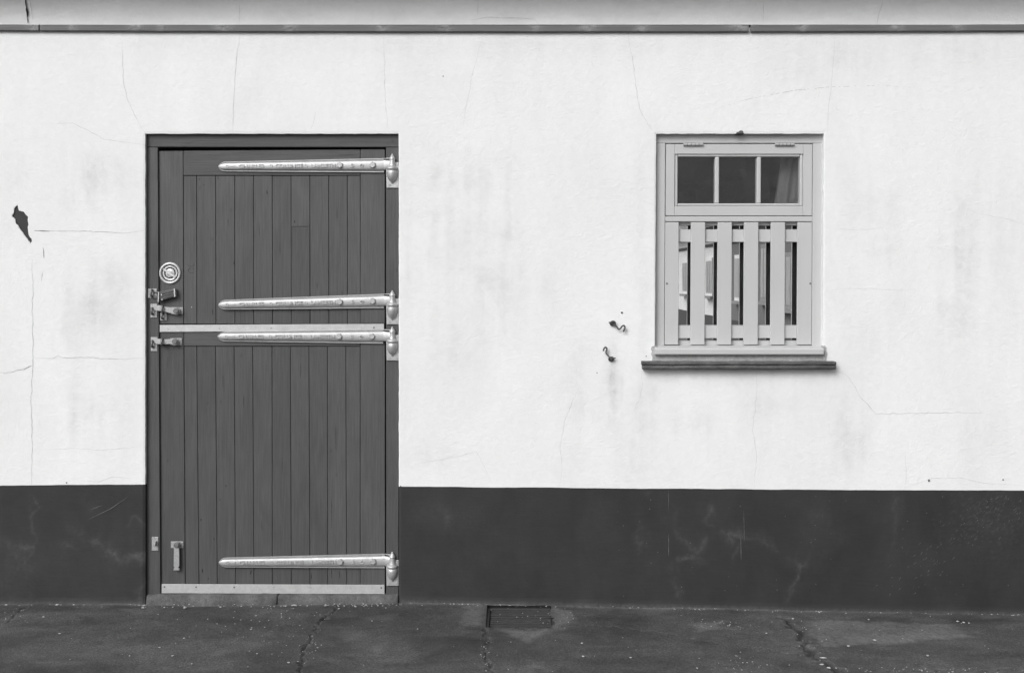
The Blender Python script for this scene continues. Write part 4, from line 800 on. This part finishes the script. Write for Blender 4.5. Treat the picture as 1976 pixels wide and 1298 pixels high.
for x0, x1 in ((1320.5, 1358), (1498.3, 1535.4)):
    cy = 277.6; hp = tube([(WX(x0), YW - .004, WZ(cy)), (WX(x1), YW - .004, WZ(cy))], 2.5 / S, 10)
    hg = put('hinge', bm_mesh('hinge', hp, False), M['strip'], win)
    for k in range(1, 5):
        xx = x0 + (x1 - x0) * k / 5; put('hinge_joint', bm_mesh('hinge_joint', tube([(WX(xx - .35), YW - .004, WZ(cy)), (WX(xx + .35), YW - .004, WZ(cy))], 2.62 / S, 10)), M['gap'], hg)
# slatted hopper
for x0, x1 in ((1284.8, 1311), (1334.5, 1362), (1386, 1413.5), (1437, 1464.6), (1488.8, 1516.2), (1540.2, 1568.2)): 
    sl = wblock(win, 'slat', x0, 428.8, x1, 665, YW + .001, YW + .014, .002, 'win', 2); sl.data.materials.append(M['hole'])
    for f in sl.data.polygons:                              # back face coloured dark to stand in for its shade
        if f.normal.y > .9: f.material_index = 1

wblock(win, 'cross_rail', 1285, 442.6, 1568, 467, YW + .0145, YW + .036, .0015); wblock(win, 'cross_rail', 1285, 628, 1568, 652.4, YW + .0145, YW + .036, .0015)
wblock(win, 'top_stop', 1284.4, 427.8, 1568.6, 434.6, YW + .026, YW + .085, .001)
wblock(win, 'lower_pane', 1284.2, 434.4, 1568.8, 657.2, YW + .056, YW + .060, 0, 'glass_low')
for px in (1287, 1563.5): screw(px, 547, YW + .0008, win, .7, True)
# projecting sill board
sb = [(-.024, 684), (-.026, 682), (-.026, 674.4), (-.021, 672.2), (YW - .006, 668.2), (YW + .08, 667.6), (YW + .08, 684)]
bm = bmesh.new(); A = [bm.verts.new((WX(1264, -.025), y_, WZ(p, -.025))) for y_, p in sb]; B = [bm.verts.new((WX(1589.4, -.025), y_, WZ(p, -.025))) for y_, p in sb]; bm.faces.new(A); bm.faces.new(B[::-1])
for i in range(len(sb)): bm.faces.new((A[i], A[(i + 1) % len(sb)], B[(i + 1) % len(sb)], B[i]))
put('sill_board', bm_mesh('sill_board', bm), M['win'], win)
# mortar bed, part of the wall
mo = [(1257, 668.5), (1262, 667), (1268, 668), (1268, 678), (1587, 678), (1587, 668), (1592, 666), (1596, 671), (1594.5, 676), (1597.5, 681), (1595, 688), (1594, 698.5), (1400, 699), (1258, 698.5), (1260, 690), (1257, 683), (1259, 678), (1255.5, 674)]
mo2 = []
for (a0, b0), (a1, b1) in zip(mo, mo[1:] + mo[:1]):
    n = max(1, int(math.hypot(a1 - a0, b1 - b0) / 4))
    for k in range(n): mo2.append((a0 + (a1 - a0) * k / n + (random.uniform(-.8, .8) if n > 0 else 0), b0 + (b1 - b0) * k / n + random.uniform(-.5, .5)))
tag(put('mortar_bed', bm_mesh('mortar_bed', prism(mo2, -.003, .05)), M['mortar'], wall_t), 'rough grey mortar bed between window sill and ledge')
ck = [(1420, 258.5), (1422, 255), (1426, 254), (1428, 252), (1432, 251.4), (1434.5, 254), (1436, 258.5)]
put('mortar_lump', bm_mesh('mortar_lump', prism(ck, -.009, .034, .003)), M['step'], wall_t)

# tile ledge below the window
led = empty('window_ledge', (WX(1426), 0, WZ(712)), 'narrow dark ledge of two tile courses below the slatted window', 'ledge')
def course(p0, p1, y0, y1, yf, seed): return put('tile_course', rough_bar(WX(p0, yf), WX(p1, yf), WZ(y1, yf), WZ(y0, yf), yf, .02, int((p1 - p0) / 4), .0034, seed, 3), M['ledge'], led)
course(1238.5, 1614.5, 697.6, 704.4, -.046, 200); course(1240, 1614, 704.9, 712.4, -.044, 210)

# curtain and room behind the glass
yb_ = .125
nu, nv = 60, 24; V = []
for i in range(nu + 1):
    for j in range(nv + 1):
        t = j / nv; z = WZ(270) + (WZ(690) - WZ(270)) * t; xl = WX(1512 - 62 * t * 1.05 - (14 * max(0, t - .5))) if True else 0; xr = WX(1640); u = i / nu
        x = xl + (xr - xl) * u; V.append((x * (D + yb_) / D, yb_ + .004 * math.sin(u * 34 + t * 1.2) + .002 * math.sin(u * 71), z))
F = [(i * (nv + 1) + j, (i + 1) * (nv + 1) + j, (i + 1) * (nv + 1) + j + 1, i * (nv + 1) + j + 1) for i in range(nu) for j in range(nv)]
bmc = bmesh.new(); vv = [bmc.verts.new(v) for v in V]
for f in F: bmc.faces.new([vv[i] for i in f])
bmesh.ops.solidify(bmc, geom=list(bmc.faces), thickness=.002)
co_ = put('curtain', bm_mesh('curtain', bmc, True), M['curtain'], None); tag(co_, 'plain light curtain drawn to the right behind the window glass', 'curtain')
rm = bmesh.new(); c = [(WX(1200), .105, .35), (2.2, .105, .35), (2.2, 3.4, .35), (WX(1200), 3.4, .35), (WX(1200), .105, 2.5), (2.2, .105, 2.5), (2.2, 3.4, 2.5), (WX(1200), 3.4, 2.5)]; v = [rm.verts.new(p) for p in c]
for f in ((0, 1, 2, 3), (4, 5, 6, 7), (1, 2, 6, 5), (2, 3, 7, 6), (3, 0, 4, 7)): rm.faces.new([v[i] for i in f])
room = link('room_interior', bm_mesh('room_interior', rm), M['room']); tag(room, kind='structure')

# ================================================================== CABIN HOOKS ON THE WALL
def cabin_hook(label, eye_c, eye_r, path, flip):
    h = empty('cabin_hook', (WX(eye_c[0]), 0, WZ(eye_c[1])), label, 'hook', 'iron cabin hooks beside the window')
    put('screw_eye', bm_mesh('screw_eye', tube([(WX(eye_c[0] + eye_r * math.cos(t)), -.012 + .006 * math.sin(t), WZ(eye_c[1] + eye_r * .85 * math.sin(t))) for t in np.linspace(0, 2 * math.pi, 19)], 1.35 / S, 7), True), M['iron'], h)
    put('backplate', bm_mesh('backplate', cylY(eye_c[0], eye_c[1], eye_r * .95, -.005, .002, 14)), M['iron'], h)
    put('shank', bm_mesh('shank', tube([(WX(eye_c[0] + flip * 8), -.016, WZ(eye_c[1] - 2)), (WX(eye_c[0] + flip * 3), -.018, WZ(eye_c[1] - 1)), (WX(eye_c[0]), -.012, WZ(eye_c[1])), (WX(eye_c[0]), .004, WZ(eye_c[1]))], 1.2 / S, 7), True), M['iron'], h)
    put('hook_rod', bm_mesh('hook_rod', tube(smooth_path([(WX(a), -.018 + .003 * math.sin(i), WZ(b)) for i, (a, b) in enumerate(path)], 6), 1.45 / S, 8), True), M['iron'], h)
cabin_hook('rusty iron cabin hook on the white wall, the upper one, pointing right', (1182, 623.5), 5.0, [(1181, 626), (1187.6, 627.5), (1192.5, 634), (1196, 633.6), (1199.5, 629), (1203, 627.6), (1205.2, 631.5), (1202.2, 639.7)], -1)
cabin_hook('rusty iron cabin hook on the white wall, the lower one, curling up left', (1179, 692), 4.6, [(1180, 693), (1175, 688), (1169, 680), (1170.5, 672.6), (1168, 669.2), (1165, 671.5), (1163.4, 676.3)], 1)

# ================================================================== THE WING ACROSS THE YARD (seen mirrored in the lower glass)
XW = 4.95
def wing(name, label, y0, y1, wallmat, wins, group=None):
    t = empty(name, (XW, (y0 + y1) / 2, 0), label, 'building')
    put('wall', bm_mesh('wall', box(XW, y0, .52, XW + 7, y1, 2.62)), M[wallmat], t); put('plinth', bm_mesh('plinth', box(XW - .01, y0 - .002, -.2, XW + 7.01, y1 + .002, .519)), M['wing_dark'], t)
    put('batten', bm_mesh('batten', box(XW - .03, y0 - .003, 2.22, XW - .002, y1 + .003, 2.29)), M['wing_dark'], t)
    r = bmesh.new(); pr = [(XW - .35, 2.62), (XW - .35, 2.74), (XW + 3.5, 8.2), (XW + 7.35, 2.74), (XW + 7.35, 2.62)]
    a = [r.verts.new((x, y0 - .09, z)) for x, z in pr]; b = [r.verts.new((x, y1, z)) for x, z in pr]; r.faces.new(a); r.faces.new(b[::-1])
    for i in range(5): r.faces.new((a[i], a[(i + 1) % 5], b[(i + 1) % 5], b[i]))
    put('roof', bm_mesh('roof', r), M['slate'], t)
    for yc, w, z0, z1, kind in wins:
        f = put('window', bm_mesh('window', box(XW - .05, yc - w / 2, z0, XW - .002, yc + w / 2, z1, .004)), M['wing_white' if kind != 's' else 'wing_mid'], t)
        for k in range(3): 
            q0 = yc - w / 2 + .06 + k * (w - .08) / 3; put('glass', bm_mesh('glass', box(XW - .056, q0, z0 + .08, XW - .051, q0 + (w - .08) / 3 - .04, z1 - .08)), M['wing_glass'], f)
        put('sill', bm_mesh('sill', box(XW - .12, yc - w / 2 - .08, z0 - .06, XW - .003, yc + w / 2 + .08, z0 - .001)), M['wing_mid'], f)
wing('stable_wing', 'white stable wing with dark base across the yard, mirrored in the lower window glass', -46, -20.6, 'wing_white', [(-22.6, .9, 1.0, 1.95, 'w'), (-26.4, 1.0, 1.0, 1.95, 'w'), (-30.2, 1.0, 1.0, 1.95, 's'), (-35, 1.0, 1.0, 1.95, 'w'), (-40, 1.0, 1.0, 1.95, 'w')])
wing('stable_wing', 'grey rendered stable wing with barred windows, mirrored at the right of the lower window glass', -20.5, -9.0, 'wing_grey', [(-18.6, 1.6, .95, 1.95, 'w'), (-16.4, .8, 1.0, 2.1, 's'), (-14.6, 1.1, .9, 1.9, 's'), (-11.5, 1.0, 1.0, 1.95, 'w')])
